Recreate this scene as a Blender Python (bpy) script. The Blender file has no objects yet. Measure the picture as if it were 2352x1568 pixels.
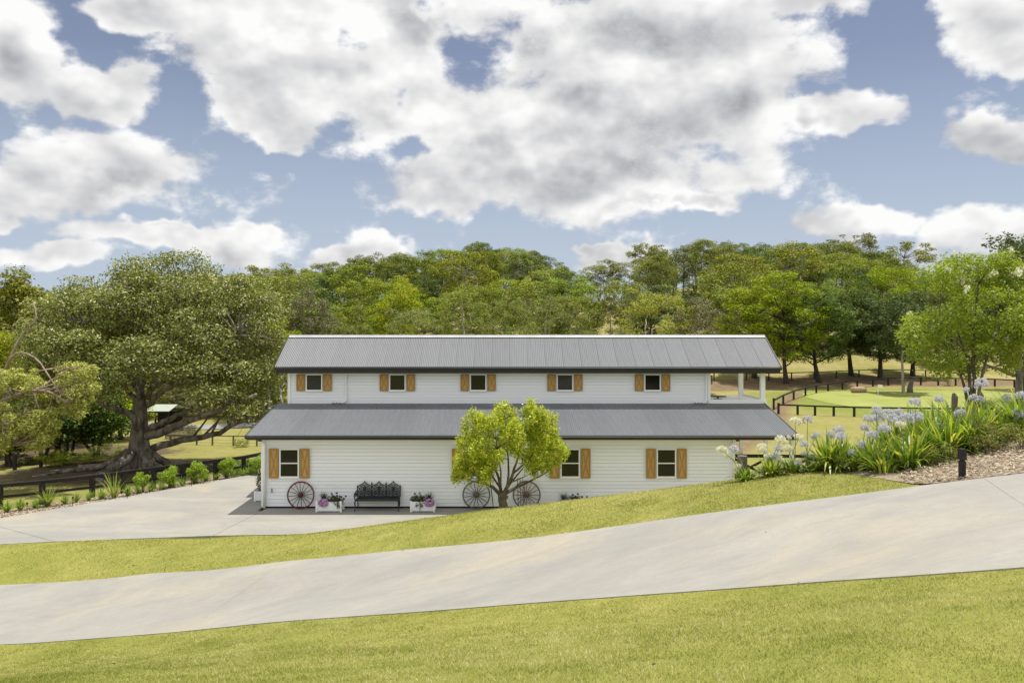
import bpy, math, random
import numpy as np
from mathutils import Vector, Matrix

SC = bpy.context.scene
COL = SC.collection
F = 1829.0          # focal length expressed in 2352-pixel-wide picture units
CAMZ = 6.4          # eye height above the concrete yard (z = 0)
rng = np.random.default_rng(7)
R = math.radians

# ------------------------------------------------------------------ camera, sky, sun, exposure
cam = bpy.data.cameras.new('camera')
cam.sensor_width = 36.0
cam.lens = 36.0 * F / 2352.0
cam.clip_start = 0.1
cam.clip_end = 4000
camo = bpy.data.objects.new('camera', cam)
camo.location = (0, 0, CAMZ)
camo.rotation_euler = (R(90), 0, 0)
COL.objects.link(camo)
SC.camera = camo
SC.view_settings.view_transform = 'Standard'
SC.view_settings.look = 'None'
SC.view_settings.gamma = 1.0
SC.view_settings.use_curve_mapping = False
SC.view_settings.exposure = 0.62
SC.cycles.max_bounces = 8
SC.cycles.diffuse_bounces = 4
SC.cycles.transparent_max_bounces = 8

TO_SUN = Vector((0.17, 0.16, 1.0)).normalized()
SUN_EL = math.asin(TO_SUN.z)
SUN_ROT = math.atan2(TO_SUN.x, TO_SUN.y)
sun = bpy.data.lights.new('sun', 'SUN')
sun.energy = 3.6
sun.angle = R(0.5)
sun.color = (1.0, 0.955, 0.88)
suno = bpy.data.objects.new('sun', sun)
suno.rotation_euler = TO_SUN.to_track_quat('Z', 'Y').to_euler()
suno.location = (0, 0, 60)
COL.objects.link(suno)


class NT:
    """small helper for node trees: values, sockets and tuples may all be passed as inputs"""
    def __init__(self, tree):
        self.t = tree
        self.n = tree.nodes
        self.l = tree.links

    def set(self, node, key, v):
        s = node.inputs[key]
        if isinstance(v, bpy.types.NodeSocket):
            self.l.new(v, s)
        elif v is not None:
            if isinstance(v, (tuple, list)) and len(v) == 3 and s.type == 'RGBA':
                v = (*v, 1.0)
            s.default_value = v

    def node(self, typ, props=None, **ins):
        nd = self.n.new(typ)
        for k, v in (props or {}).items():
            setattr(nd, k, v)
        for k, v in ins.items():
            self.set(nd, int(k[1:]) if k[0] == 'i' and k[1:].isdigit() else k.replace('_', ' '), v)
        return nd

    def m(self, op, a, b=None, c=None, clamp=False):
        nd = self.node('ShaderNodeMath', {'operation': op, 'use_clamp': clamp})
        self.set(nd, 0, a)
        if b is not None: self.set(nd, 1, b)
        if c is not None: self.set(nd, 2, c)
        return nd.outputs[0]

    def vm(self, op, a, b=None):
        nd = self.node('ShaderNodeVectorMath', {'operation': op})
        self.set(nd, 0, a)
        if b is not None: self.set(nd, 1, b)
        return nd.outputs['Value'] if op in ('LENGTH', 'DOT_PRODUCT', 'DISTANCE') else nd.outputs[0]

    def mr(self, v, a, b, c=0.0, d=1.0, smooth=False):
        nd = self.node('ShaderNodeMapRange', {'interpolation_type': 'SMOOTHSTEP' if smooth else 'LINEAR'})
        for i, x in enumerate((v, a, b, c, d)):
            self.set(nd, i, x)
        return nd.outputs[0]

    def mix(self, f, a, b, blend='MIX'):
        nd = self.node('ShaderNodeMix', {'data_type': 'RGBA', 'blend_type': blend})
        self.set(nd, 0, f)
        self.set(nd, 6, a)
        self.set(nd, 7, b)
        return nd.outputs[2]

    def noise(self, vec, scale, detail=4.0, rough=0.55, dist=0.0, lac=2.0):
        nd = self.node('ShaderNodeTexNoise')
        if vec is not None: self.set(nd, 'Vector', vec)
        for k, v in (('Scale', scale), ('Detail', detail), ('Roughness', rough), ('Distortion', dist), ('Lacunarity', lac)):
            self.set(nd, k, v)
        return nd.outputs[0]


# ---- world: Nishita sky with procedural cumulus
world = bpy.data.worlds.new('World')
SC.world = world
world.use_nodes = True
world.cycles.sampling_method = 'MANUAL'
world.cycles.sample_map_resolution = 512
w = NT(world.node_tree)
w.n.clear()
SKY_STRENGTH = 0.15
EXPO = 0.62
BLUE_TINT = (0.52, 0.425, 0.39)
sky = w.node('ShaderNodeTexSky', {'sky_type': 'NISHITA', 'sun_disc': False, 'sun_elevation': SUN_EL, 'sun_rotation': SUN_ROT,
                                  'altitude': 100.0, 'air_density': 1.0, 'dust_density': 0.5, 'ozone_density': 1.0})
gen = w.node('ShaderNodeTexCoord').outputs['Generated']
sep = w.node('ShaderNodeSeparateXYZ', None, i0=gen)
dx, dy, dz = sep.outputs
yy = w.m('MAXIMUM', dy, 0.06)
ga = w.m('DIVIDE', dx, yy)
gb = w.m('DIVIDE', dz, yy)
ab = w.node('ShaderNodeCombineXYZ', None, i0=ga, i1=gb, i2=0.0).outputs[0]
# gently warped coordinates so that the cloud masses do not read as ellipses
wn = w.node('ShaderNodeTexNoise', {'noise_dimensions': '3D'}, Vector=gen, Scale=6.5, Detail=4.0, Roughness=0.62)
wv = w.vm('MULTIPLY', w.vm('SUBTRACT', wn.outputs['Color'], (0.5, 0.5, 0.5)), (0.17, 0.13, 0.0))
abw = w.vm('ADD', ab, wv)


def blob(vec, u, v, ru, rv, lo=1.55, hi=0.15):
    d = w.vm('SUBTRACT', vec, ((u - 1176) / F, (784 - v) / F, 0.0))
    d = w.vm('MULTIPLY', d, (F / ru, F / rv, 0.0))
    return w.mr(w.vm('LENGTH', d), lo, hi, 0.0, 1.0, True)


CLOUDS = [  # (u, v, half width, half height)
    (640, 95, 330, 135), (330, 20, 230, 60), (1000, 60, 300, 150), (1450, 110, 520, 200), (1300, 300, 420, 165),
    (1180, 410, 330, 105), (1480, 400, 360, 110), (1650, 210, 290, 200), (1010, 250, 260, 130), (600, 250, 150, 85),
    (1040, 470, 130, 55), (1600, 470, 110, 35), (1760, 20, 300, 60), (780, 180, 200, 100), (640, 300, 90, 55),
    (70, 120, 140, 170), (225, 225, 120, 95), (190, 400, 275, 105), (60, 430, 190, 80), (330, 535, 270, 46), (540, 520, 120, 50),
    (110, 585, 190, 42), (0, 500, 60, 32), (2260, 60, 180, 115), (2330, 125, 110, 55), (2320, 315, 190, 62),
    (1975, 515, 160, 50), (2270, 565, 210, 90), (860, 592, 140, 40), (1420, 605, 130, 48),
    (1960, 275, 150, 55), (1360, 575, 60, 25),
]
HOLES = [(800, 130, 75, 55), (1085, 95, 85, 45), (900, 330, 50, 55), (870, 195, 40, 50), (160, 95, 60, 75), (1010, 30, 30, 25)]
GREYS = [(1340, 265, 190, 60), (1530, 300, 190, 65), (1420, 370, 200, 50), (1180, 100, 170, 80), (960, 75, 130, 80), (1480, 475, 230, 32),
         (240, 425, 150, 40), (1890, 305, 70, 40), (1480, 90, 240, 80), (1090, 340, 110, 40), (30, 150, 90, 80), (300, 505, 150, 12), (1700, 240, 90, 60)]
cov = None
for b in CLOUDS:
    s = blob(abw, *b)
    cov = s if cov is None else w.m('SMOOTH_MAX', cov, s, 0.25)
hole = None
for b in HOLES:
    s = blob(abw, *b, 1.8, 0.0)
    hole = s if hole is None else w.m('MAXIMUM', hole, s)
cov = w.m('SUBTRACT', cov, w.m('MULTIPLY', hole, 0.50))
grey = None
for b in GREYS:
    s = blob(abw, *b, 1.3, 0.0)
    grey = s if grey is None else w.m('SMOOTH_MAX', grey, s, 0.2)
# away from the framed part of the sky broken cumulus goes on, less grey and brightened to fill the shaded wall
gcov = w.mr(w.noise(gen, 2.6, 3.0, 0.5), 0.33, 0.50, 0.0, 1.0, True)
inx = w.mr(w.m('ABSOLUTE', ga), 0.68, 0.85, 1.0, 0.0, True)
inz = w.mr(gb, 0.44, 0.60, 1.0, 0.0, True)
iny = w.mr(dy, 0.1, 0.3, 0.0, 1.0, True)
inf = w.m('MULTIPLY', w.m('MULTIPLY', inx, inz), iny)
cov = w.m('ADD', w.m('MULTIPLY', cov, inf), w.m('MULTIPLY', gcov, w.m('SUBTRACT', 1.0, inf)))
P0 = w.vm('MULTIPLY', gen, (1.0, 1.0, 1.55))
P1 = w.vm('ADD', P0, (0.010, 0.0, 0.045))
n0 = w.noise(P0, 6.0, 10.0, 0.57, 0.0)
n1 = w.noise(P1, 6.0, 4.0, 0.52, 0.0)
fine = w.noise(P0, 26.0, 7.0, 0.62, 0.0)
dens = w.m('ADD', w.m('MULTIPLY', cov, 0.86), w.m('MULTIPLY', w.m('SUBTRACT', n0, 0.5), 1.9))
dens = w.m('ADD', dens, w.m('MULTIPLY', w.m('SUBTRACT', fine, 0.5), 0.60))
dens = w.m('SUBTRACT', dens, 0.27)
alpha = w.mr(dens, -0.02, 0.27, 0.0, 1.0, True)
n0s = w.noise(P0, 6.0, 4.0, 0.52, 0.0)
P2 = w.vm('ADD', P0, (0.004, 0.0, 0.020))
m0 = w.noise(P0, 13.0, 3.0, 0.5, 0.0)
m1 = w.noise(P2, 13.0, 3.0, 0.5, 0.0)
relief = w.m('ADD', w.m('MULTIPLY', w.m('SUBTRACT', n0s, n1), 1.7), w.m('MULTIPLY', w.m('SUBTRACT', m0, m1), 0.62))
thick = w.mr(dens, 0.18, 0.62, 0.0, 1.0, True)
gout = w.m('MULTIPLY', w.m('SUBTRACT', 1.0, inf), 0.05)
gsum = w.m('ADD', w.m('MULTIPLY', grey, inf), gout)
gsum = w.m('MULTIPLY', gsum, w.mr(n1, 0.34, 0.62, 1.15, 0.55))
lum = w.m('ADD', 0.86, relief)
lum = w.m('SUBTRACT', lum, w.m('MULTIPLY', w.m('MULTIPLY', thick, gsum), 0.44))
lum = w.m('SUBTRACT', lum, w.m('MULTIPLY', thick, 0.05))
lum = w.m('ADD', lum, w.m('MULTIPLY', w.m('SUBTRACT', fine, 0.5), 0.10))
lum = w.m('MINIMUM', w.m('MAXIMUM', lum, 0.40), 0.985)
dlum = lum
lum = w.m('MULTIPLY', lum, w.m('ADD', 1.0, w.m('MULTIPLY', w.m('SUBTRACT', 1.0, inf), 0.22)))  # added brightness for the clouds outside the view
lum = w.m('DIVIDE', lum, SKY_STRENGTH * 2 ** EXPO)
ccol = w.mix(w.mr(dlum, 0.45, 0.85), (0.96, 0.975, 1.02), (1.0, 0.998, 0.995))
ccol = w.vm('SCALE', ccol)
w.l.new(lum, ccol.node.inputs['Scale'])
blue = w.mix(1.0, sky.outputs[0], BLUE_TINT, 'MULTIPLY')
# thin bright air low over the hills
hz = w.mr(dz, 0.02, 0.32, 0.95, 0.0)
K = SKY_STRENGTH * 2 ** EXPO
blue = w.mix(hz, blue, (0.49 / K, 0.59 / K, 0.74 / K))
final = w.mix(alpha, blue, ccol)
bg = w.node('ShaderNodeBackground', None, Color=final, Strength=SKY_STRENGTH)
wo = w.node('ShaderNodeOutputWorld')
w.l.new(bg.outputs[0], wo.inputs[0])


# ------------------------------------------------------------------ helpers
def P(u, v, d):
    """a point of the place, from the bearing and drop read off the photograph and its distance in metres"""
    return np.array([(u - 1176.0) / F * d, d, CAMZ - (v - 784.0) / F * d])


class MB:
    """collects vertices and faces, builds ONE mesh"""
    def __init__(self):
        self.v = []; self.f = []; self.nv = 0

    def add(self, verts, faces):
        verts = np.asarray(verts, float).reshape(-1, 3)
        self.v.append(verts)
        for f in faces:
            self.f.append(np.asarray(f, np.int64) + self.nv)
        self.nv += len(verts)
        return self

    def addq(self, verts, quads):
        """many faces with the same corner count"""
        verts = np.asarray(verts, float).reshape(-1, 3)
        self.v.append(verts)
        self.f.append(np.asarray(quads, np.int64) + self.nv)
        self.nv += len(verts)
        return self

    def box(self, x0, x1, y0, y1, z0, z1):
        v = [(x, y, z) for z in (z0, z1) for y in (y0, y1) for x in (x0, x1)]
        return self.addq(v, [(0, 2, 3, 1), (4, 5, 7, 6), (0, 1, 5, 4), (2, 6, 7, 3), (0, 4, 6, 2), (1, 3, 7, 5)])

    def beam(self, a, b, w_, h_, up=(0, 0, 1)):
        a = np.asarray(a, float); b = np.asarray(b, float)
        t = b - a; t /= np.linalg.norm(t)
        up = np.asarray(up, float)
        s = np.cross(t, up); n = np.linalg.norm(s)
        s = np.array([1., 0, 0]) if n < 1e-6 else s / n
        q = np.cross(s, t)
        v = [p + s * i * w_ / 2 + q * j * h_ / 2 for p in (a, b) for i, j in ((-1, -1), (1, -1), (1, 1), (-1, 1))]
        return self.addq(v, [(3, 2, 1, 0), (4, 5, 6, 7), (0, 1, 5, 4), (1, 2, 6, 5), (2, 3, 7, 6), (3, 0, 4, 7)])

    def tube(self, pts, radii, n=6, cap=True):
        pts = np.asarray(pts, float)
        k = len(pts)
        radii = np.broadcast_to(np.asarray(radii, float), (k,))
        t = np.gradient(pts, axis=0)
        t /= np.maximum(np.linalg.norm(t, axis=1, keepdims=True), 1e-9)
        ref = np.array([0.31, 0.94, 0.12]) if abs(t[0] @ np.array([0.31, 0.94, 0.12])) < 0.9 else np.array([1., 0, 0])
        s = np.cross(t, ref); s /= np.maximum(np.linalg.norm(s, axis=1, keepdims=True), 1e-9)
        q = np.cross(t, s)
        a = np.arange(n) * 2 * np.pi / n
        ring = (np.cos(a)[None, :, None] * s[:, None, :] + np.sin(a)[None, :, None] * q[:, None, :]) * radii[:, None, None] + pts[:, None, :]
        v = ring.reshape(-1, 3)
        i = np.arange(k - 1)[:, None] * n; j = np.arange(n)[None, :]; j2 = (j + 1) % n
        fq = np.stack([i + j, i + j2, i + n + j2, i + n + j], -1).reshape(-1, 4)
        self.v.append(v); self.f.append(fq + self.nv)
        if cap:
            self.f.append(np.arange(n)[::-1][None, :] + self.nv)
            self.f.append((np.arange(n) + (k - 1) * n)[None, :] + self.nv)
        self.nv += len(v)
        return self

    def ring(self, c, r, rt, ax=1, n=40, m=8, sx=1.0):
        """torus around axis ax (0 x, 1 y, 2 z), rt = (radial, axial) half sizes"""
        a = np.arange(n) * 2 * np.pi / n; b = np.arange(m) * 2 * np.pi / m
        rr = r + rt[0] * np.cos(b)[None, :]
        X = rr * np.cos(a)[:, None] * sx; Z = rr * np.sin(a)[:, None]; Y = np.broadcast_to(rt[1] * np.sin(b)[None, :], X.shape)
        v = np.stack([X, Y, Z], -1)
        if ax == 2: v = v[..., [0, 2, 1]]
        if ax == 0: v = v[..., [1, 0, 2]]
        v = v.reshape(-1, 3) + np.asarray(c)
        i = np.arange(n)[:, None]; j = np.arange(m)[None, :]
        f = np.stack([i * m + j, ((i + 1) % n) * m + j, ((i + 1) % n) * m + (j + 1) % m, i * m + (j + 1) % m], -1).reshape(-1, 4)
        return self.addq(v, f)

    def lathe(self, c, prof, n=12, ax='z'):
        prof = np.asarray(prof, float)
        a = np.arange(n) * 2 * np.pi / n
        v = np.stack([prof[:, 0][:, None] * np.cos(a), prof[:, 0][:, None] * np.sin(a), np.broadcast_to(prof[:, 1][:, None], (len(prof), n))], -1)
        if ax == 'y': v = v[..., [0, 2, 1]]
        v = v.reshape(-1, 3) + np.asarray(c)
        k = len(prof)
        i = np.arange(k - 1)[:, None] * n; j = np.arange(n)[None, :]; j2 = (j + 1) % n
        f = np.stack([i + j, i + j2, i + n + j2, i + n + j], -1).reshape(-1, 4)
        self.addq(v, f)
        self.f.append(np.arange(n)[::-1][None, :] + self.nv - len(v)); self.f.append((np.arange(n) + (k - 1) * n)[None, :] + self.nv - len(v))
        return self

    def mesh(self, name, smooth=False):
        me = bpy.data.meshes.new(name)
        v = np.concatenate(self.v) if self.v else np.zeros((0, 3))
        loops, starts, tot = [], [], 0
        for f in self.f:
            f = np.atleast_2d(f)
            k = f.shape[1]
            loops.append(f.ravel())
            starts.append(tot + np.arange(len(f)) * k)
            tot += f.size
        lp = np.concatenate(loops).astype(np.int32); st = np.concatenate(starts).astype(np.int32)
        me.vertices.add(len(v)); me.vertices.foreach_set('co', v.astype(np.float32).ravel())
        me.loops.add(len(lp)); me.loops.foreach_set('vertex_index', lp)
        me.polygons.add(len(st)); me.polygons.foreach_set('loop_start', st)
        me.polygons.foreach_set('use_smooth', np.full(len(st), bool(smooth)))
        me.update(calc_edges=True)
        return me

    def build(self, name, mat, parent=None, smooth=False, loc=None):
        return obj(name, self.mesh(name, smooth), mat, parent, loc)


def obj(name, me, mat=None, parent=None, loc=None):
    if mat is not None and not me.materials:
        me.materials.append(mat)
    o = bpy.data.objects.new(name, me)
    if mat is not None and me.materials[0] != mat:
        o.material_slots[0].link = 'OBJECT'
        o.material_slots[0].material = mat
    COL.objects.link(o)
    if parent is not None: o.parent = parent
    if loc is not None: o.location = loc
    return o


def tag(o, label=None, cat=None, group=None, kind=None):
    for k, v in (('label', label), ('category', cat), ('group', group), ('kind', kind)):
        if v: o[k] = v
    return o


def thing(name, label, cat, loc=(0, 0, 0), rz=0.0, group=None, scale=None):
    o = bpy.data.objects.new(name, None)
    o.empty_display_size = 0.3
    COL.objects.link(o)
    o.location = tuple(loc); o.rotation_euler = (0, 0, rz)
    if scale is not None: o.scale = (scale,) * 3 if not isinstance(scale, (tuple, list)) else scale
    return tag(o, label, cat, group)


def part_copy(src, parent, loc=None, rot=None, mat=None):
    c = src.copy()
    COL.objects.link(c)
    c.parent = parent
    if loc is not None: c.location = loc
    if rot is not None: c.rotation_euler = rot
    if mat is not None:
        c.material_slots[0].link = 'OBJECT'; c.material_slots[0].material = mat
    return c


KIDS = {}
def copy_tree(src, parent=None):
    c = src.copy(); COL.objects.link(c); c.parent = parent
    for ch in list(src.children):
        copy_tree(ch, c)
    return c


# ------------------------------------------------------------------ materials
MATS = {}
def newmat(name):
    m = bpy.data.materials.new(name); m.use_nodes = True
    t = NT(m.node_tree); t.n.clear()
    out = t.node('ShaderNodeOutputMaterial')
    MATS[name] = m
    return m, t, out


def pmat(name, c1, c2=None, scale=6.0, rough=0.6, detail=5.0, bump=0.0, bscale=None, spec=0.35, metal=0.0, stretch=None, lo=0.35, hi=0.65, objrand=0.0):
    m, t, out = newmat(name)
    co = t.node('ShaderNodeTexCoord').outputs['Object']
    if stretch: co = t.vm('MULTIPLY', co, stretch)
    col = c1
    if c2 is not None:
        n = t.noise(co, scale, detail, 0.6)
        col = t.mix(t.mr(n, lo, hi), c1, c2)
    if objrand:
        oi = t.node('ShaderNodeObjectInfo').outputs['Random']
        hsv = t.node('ShaderNodeHueSaturation', None, Value=t.mr(oi, 0, 1, 1 - objrand, 1 + objrand), Color=col)
        col = hsv.outputs[0]
    b = t.node('ShaderNodeBsdfPrincipled')
    t.set(b, 'Base Color', col); t.set(b, 'Roughness', rough); t.set(b, 'Specular IOR Level', spec); t.set(b, 'Metallic', metal)
    if bump:
        bp = t.node('ShaderNodeBump', None, Strength=bump, Distance=0.02, Height=t.noise(co, bscale or scale * 4, 6.0, 0.65))
        t.l.new(bp.outputs[0], b.inputs['Normal'])
    t.l.new(b.outputs[0], out.inputs[0])
    return m


def leafmat(name, c1, c2, trans=0.35, rough=0.6, spec=0.10, ovar=0.0, c3=None, tcol=1.25):
    """leaf colour differs from leaf to leaf (random per island) and a little from tree to tree"""
    m, t, out = newmat(name)
    rnd = t.node('ShaderNodeNewGeometry').outputs['Random Per Island']
    col = t.mix(rnd, c1, c2)
    if c3 is not None:
        col = t.mix(t.mr(rnd, 0.86, 0.90), col, c3)
    if ovar:
        oi = t.node('ShaderNodeObjectInfo').outputs['Random']
        hs = t.node('ShaderNodeHueSaturation', None, Hue=t.mr(oi, 0, 1, 0.5 - 0.012 * ovar, 0.5 + 0.02 * ovar),
                    Value=t.mr(t.m('FRACT', t.m('MULTIPLY', oi, 7.13)), 0, 1, 1 - 0.28 * ovar, 1 + 0.25 * ovar),
                    Saturation=t.mr(t.m('FRACT', t.m('MULTIPLY', oi, 3.7)), 0, 1, 0.85, 1.1), Color=col)
        col = hs.outputs[0]
    b = t.node('ShaderNodeBsdfPrincipled')
    t.set(b, 'Base Color', col); t.set(b, 'Roughness', rough); t.set(b, 'Specular IOR Level', spec)
    tr = t.node('ShaderNodeBsdfTranslucent', None, Color=t.mix(1.0, col, (tcol, tcol * 1.02, tcol * 0.55), 'MULTIPLY'))
    ms = t.node('ShaderNodeMixShader', None, i0=trans)
    t.l.new(b.outputs[0], ms.inputs[1]); t.l.new(tr.outputs[0], ms.inputs[2])
    t.l.new(ms.outputs[0], out.inputs[0])
    return m


M_white = pmat('white_paint', (0.86, 0.885, 0.95), None, 3.0, 0.42, objrand=0.025)
M_trim = pmat('white_trim', (0.87, 0.88, 0.90), None, 4.0, 0.4)
M_gutter = pmat('charcoal_metal', (0.030, 0.029, 0.030), (0.040, 0.038, 0.038), 3.0, 0.4)
M_black = pmat('black_timber', (0.010, 0.009, 0.009), (0.022, 0.018, 0.016), 7.0, 0.62, bump=0.25, stretch=(1, 1, 1))
M_iron = pmat('cast_iron', (0.024, 0.027, 0.030), (0.045, 0.05, 0.054), 12.0, 0.5, bump=0.2, metal=0.2)
M_wood = pmat('honey_timber', (0.46, 0.280, 0.088), (0.56, 0.352, 0.120), 9.0, 0.5, bump=0.1, stretch=(6, 6, 0.8), objrand=0.06)
M_wood_shade = pmat('honey_timber_rail_shade', (0.335, 0.190, 0.054), (0.41, 0.240, 0.074), 9.0, 0.5, bump=0.1, stretch=(6, 6, 1.0))  # darker than the boards: shadow outlines of rails and braces put into colour
M_grey_wood = pmat('weathered_wood', (0.10, 0.085, 0.07), (0.22, 0.19, 0.16), 10.0, 0.8, bump=0.5, stretch=(5, 5, 0.7))
M_red_wood = pmat('red_painted_wood', (0.10, 0.014, 0.020), (0.17, 0.030, 0.036), 12.0, 0.55, bump=0.2)
M_brown_wood = pmat('brown_wheel_wood', (0.17, 0.115, 0.095), (0.27, 0.18, 0.145), 12.0, 0.65, bump=0.3)
M_dark_wood = pmat('dark_wheel_wood', (0.11, 0.10, 0.09), (0.21, 0.185, 0.16), 12.0, 0.7, bump=0.3)
M_soil = pmat('potting_soil', (0.02, 0.014, 0.01), (0.05, 0.035, 0.025), 20.0, 0.9, bump=0.6)
M_shade = pmat('shade_black', (0.012, 0.012, 0.013), None)  # near-black for the dark of the wall gap and pipe holes
M_brass = pmat('tap_metal', (0.10, 0.09, 0.075), None, metal=0.6, rough=0.4)


def glass_mat():
    m, t, out = newmat('window_glass')
    b = t.node('ShaderNodeBsdfPrincipled')
    t.set(b, 'Base Color', (0.012, 0.012, 0.011)); t.set(b, 'Roughness', 0.04); t.set(b, 'Specular IOR Level', 0.40)
    t.l.new(b.outputs[0], out.inputs[0])
    return m
M_glass = glass_mat()
M_blind = pmat('dark_blind', (0.035, 0.04, 0.042), (0.055, 0.06, 0.062), 5.0, 0.6)


def roof_mat():
    m, t, out = newmat('grey_roof_metal')
    co = t.node('ShaderNodeTexCoord').outputs['Object']
    n = t.noise(t.vm('MULTIPLY', co, (5.0, 0.45, 1.0)), 1.6, 5.0, 0.6)
    oi = t.node('ShaderNodeObjectInfo').outputs['Random']
    col = t.mix(t.mr(n, 0.3, 0.7), (0.097, 0.103, 0.114), (0.128, 0.135, 0.148))
    col = t.node('ShaderNodeHueSaturation', None, Value=t.mr(oi, 0, 1, 0.94, 1.06), Color=col).outputs[0]
    b = t.node('ShaderNodeBsdfPrincipled')
    t.set(b, 'Base Color', col); t.set(b, 'Roughness', 0.42); t.set(b, 'Specular IOR Level', 0.4)
    t.l.new(b.outputs[0], out.inputs[0])
    return m
M_roof = roof_mat()
M_ridge = pmat('ridge_metal_sunlit', (0.36, 0.365, 0.37), (0.44, 0.445, 0.45), 2.0, 0.38, spec=0.5)  # paler than the roof: sun reflection on the cap put into the colour


def concrete_mat():
    m, t, out = newmat('concrete')
    co = t.node('ShaderNodeTexCoord').outputs['Object']
    n1 = t.noise(t.vm('MULTIPLY', co, (0.55, 1.0, 1.0)), 0.55, 6.0, 0.62, 0.6)
    n2 = t.noise(co, 2.6, 6.0, 0.62)
    n3 = t.noise(co, 42.0, 4.0, 0.7)
    n4 = t.noise(t.vm('ADD', co, (31.0, 7.0, 0.0)), 0.30, 5.0, 0.6, 0.4)
    n5 = t.noise(t.vm('MULTIPLY', co, (0.35, 1.6, 1.0)), 1.1, 7.0, 0.68, 0.5)
    col = t.mix(t.mr(n1, 0.34, 0.66), (0.254, 0.246, 0.222), (0.356, 0.340, 0.300))
    col = t.mix(t.mr(n4, 0.50, 0.66, 0.0, 0.75), col, (0.404, 0.351, 0.252))
    col = t.mix(t.mr(n5, 0.50, 0.70, 0.0, 0.50), col, (0.206, 0.207, 0.203))
    col = t.mix(t.mr(n2, 0.30, 0.75, 0.25, 0.0), col, (0.211, 0.206, 0.192))
    col = t.mix(t.mr(n3, 0.35, 0.65, 0.26, 0.0), col, (0.140, 0.137, 0.128))
    col = t.mix(t.mr(t.noise(t.vm('MULTIPLY', co, (0.8, 6.0, 1.0)), 3.5, 5.0, 0.7), 0.42, 0.70, 0.0, 0.22), col, (0.386, 0.373, 0.341))
    col = t.mix(t.mr(t.noise(co, 7.0, 7.0, 0.72), 0.36, 0.64, 0.22, 0.0), col, (0.212, 0.206, 0.192))
    col = t.mix(t.mr(t.noise(t.vm('ADD', co, (9.0, 3.0, 0.0)), 0.9, 8.0, 0.75), 0.56, 0.62, 0.0, 0.30), col, (0.265, 0.253, 0.229))
    b = t.node('ShaderNodeBsdfPrincipled')
    t.set(b, 'Base Color', col); t.set(b, 'Roughness', 0.78); t.set(b, 'Specular IOR Level', 0.25)
    bp = t.node('ShaderNodeBump', None, Strength=0.25, Distance=0.01, Height=t.noise(co, 90.0, 5.0, 0.7))
    t.l.new(bp.outputs[0], b.inputs['Normal']); t.l.new(b.outputs[0], out.inputs[0])
    return m
M_conc = concrete_mat()
M_asphalt = pmat('pale_bitumen', (0.20, 0.20, 0.20), (0.27, 0.265, 0.26), 1.5, 0.85)

# ------------------------------------------------------------------ terrain
EDGE_NEAR = [(-600, 1483, 17.0), (-250, 1484, 17.1), (0, 1480, 17.1), (400, 1452, 15.8), (900, 1410, 13.7), (1176, 1389, 12.5), (1500, 1365, 11.2), (1900, 1336, 9.6), (2352, 1305, 8.0), (2800, 1275, 6.8)]
EDGE_FAR = [(-600, 1350, 21.6), (-250, 1348, 21.4), (0, 1343, 21.3), (350, 1317, 20.2), (650, 1290, 18.9), (900, 1266, 17.9), (1176, 1240, 16.8), (1500, 1197, 15.3), (1680, 1173, 14.5), (1900, 1145, 13.9), (2150, 1112, 13.4), (2352, 1088, 13.0), (2800, 1040, 12.4)]
CREST = [(0, 1248, 25.2), (650, 1229, 23.5), (900, 1200, 21.8), (1080, 1176, 20.6), (1300, 1150, 19.3), (1500, 1127, 18.2), (1680, 1106, 17.2), (1800, 1091, 16.8), (1950, 1083, 16.3), (2050, 1080, 15.6)]
near_e = np.array([P(*e) for e in EDGE_NEAR]); far_e = np.array([P(*e) for e in EDGE_FAR])
ctrl = [*near_e, *far_e, *[P(*c) for c in CREST]]
ctrl += [P(*e) for e in ((400, 1262, 22.8), (200, 1282, 22.6), (550, 1254, 22.3), (760, 1243, 20.4), (200, 1246, 24.6), (400, 1238, 24.4), (550, 1231, 24.0), (780, 1216, 22.6))]
ctrl += [P(*e) for e in ((0, 1568, 7.5), (700, 1568, 6.6), (1176, 1568, 5.6), (1700, 1568, 5.0), (2352, 1568, 4.5))]
ctrl += [P(*e) for e in ((2200, 1050, 15.6), (2352, 1018, 15.6), (2200, 1030, 17.5), (2352, 1000, 17.5), (2600, 990, 16.0))]
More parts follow.
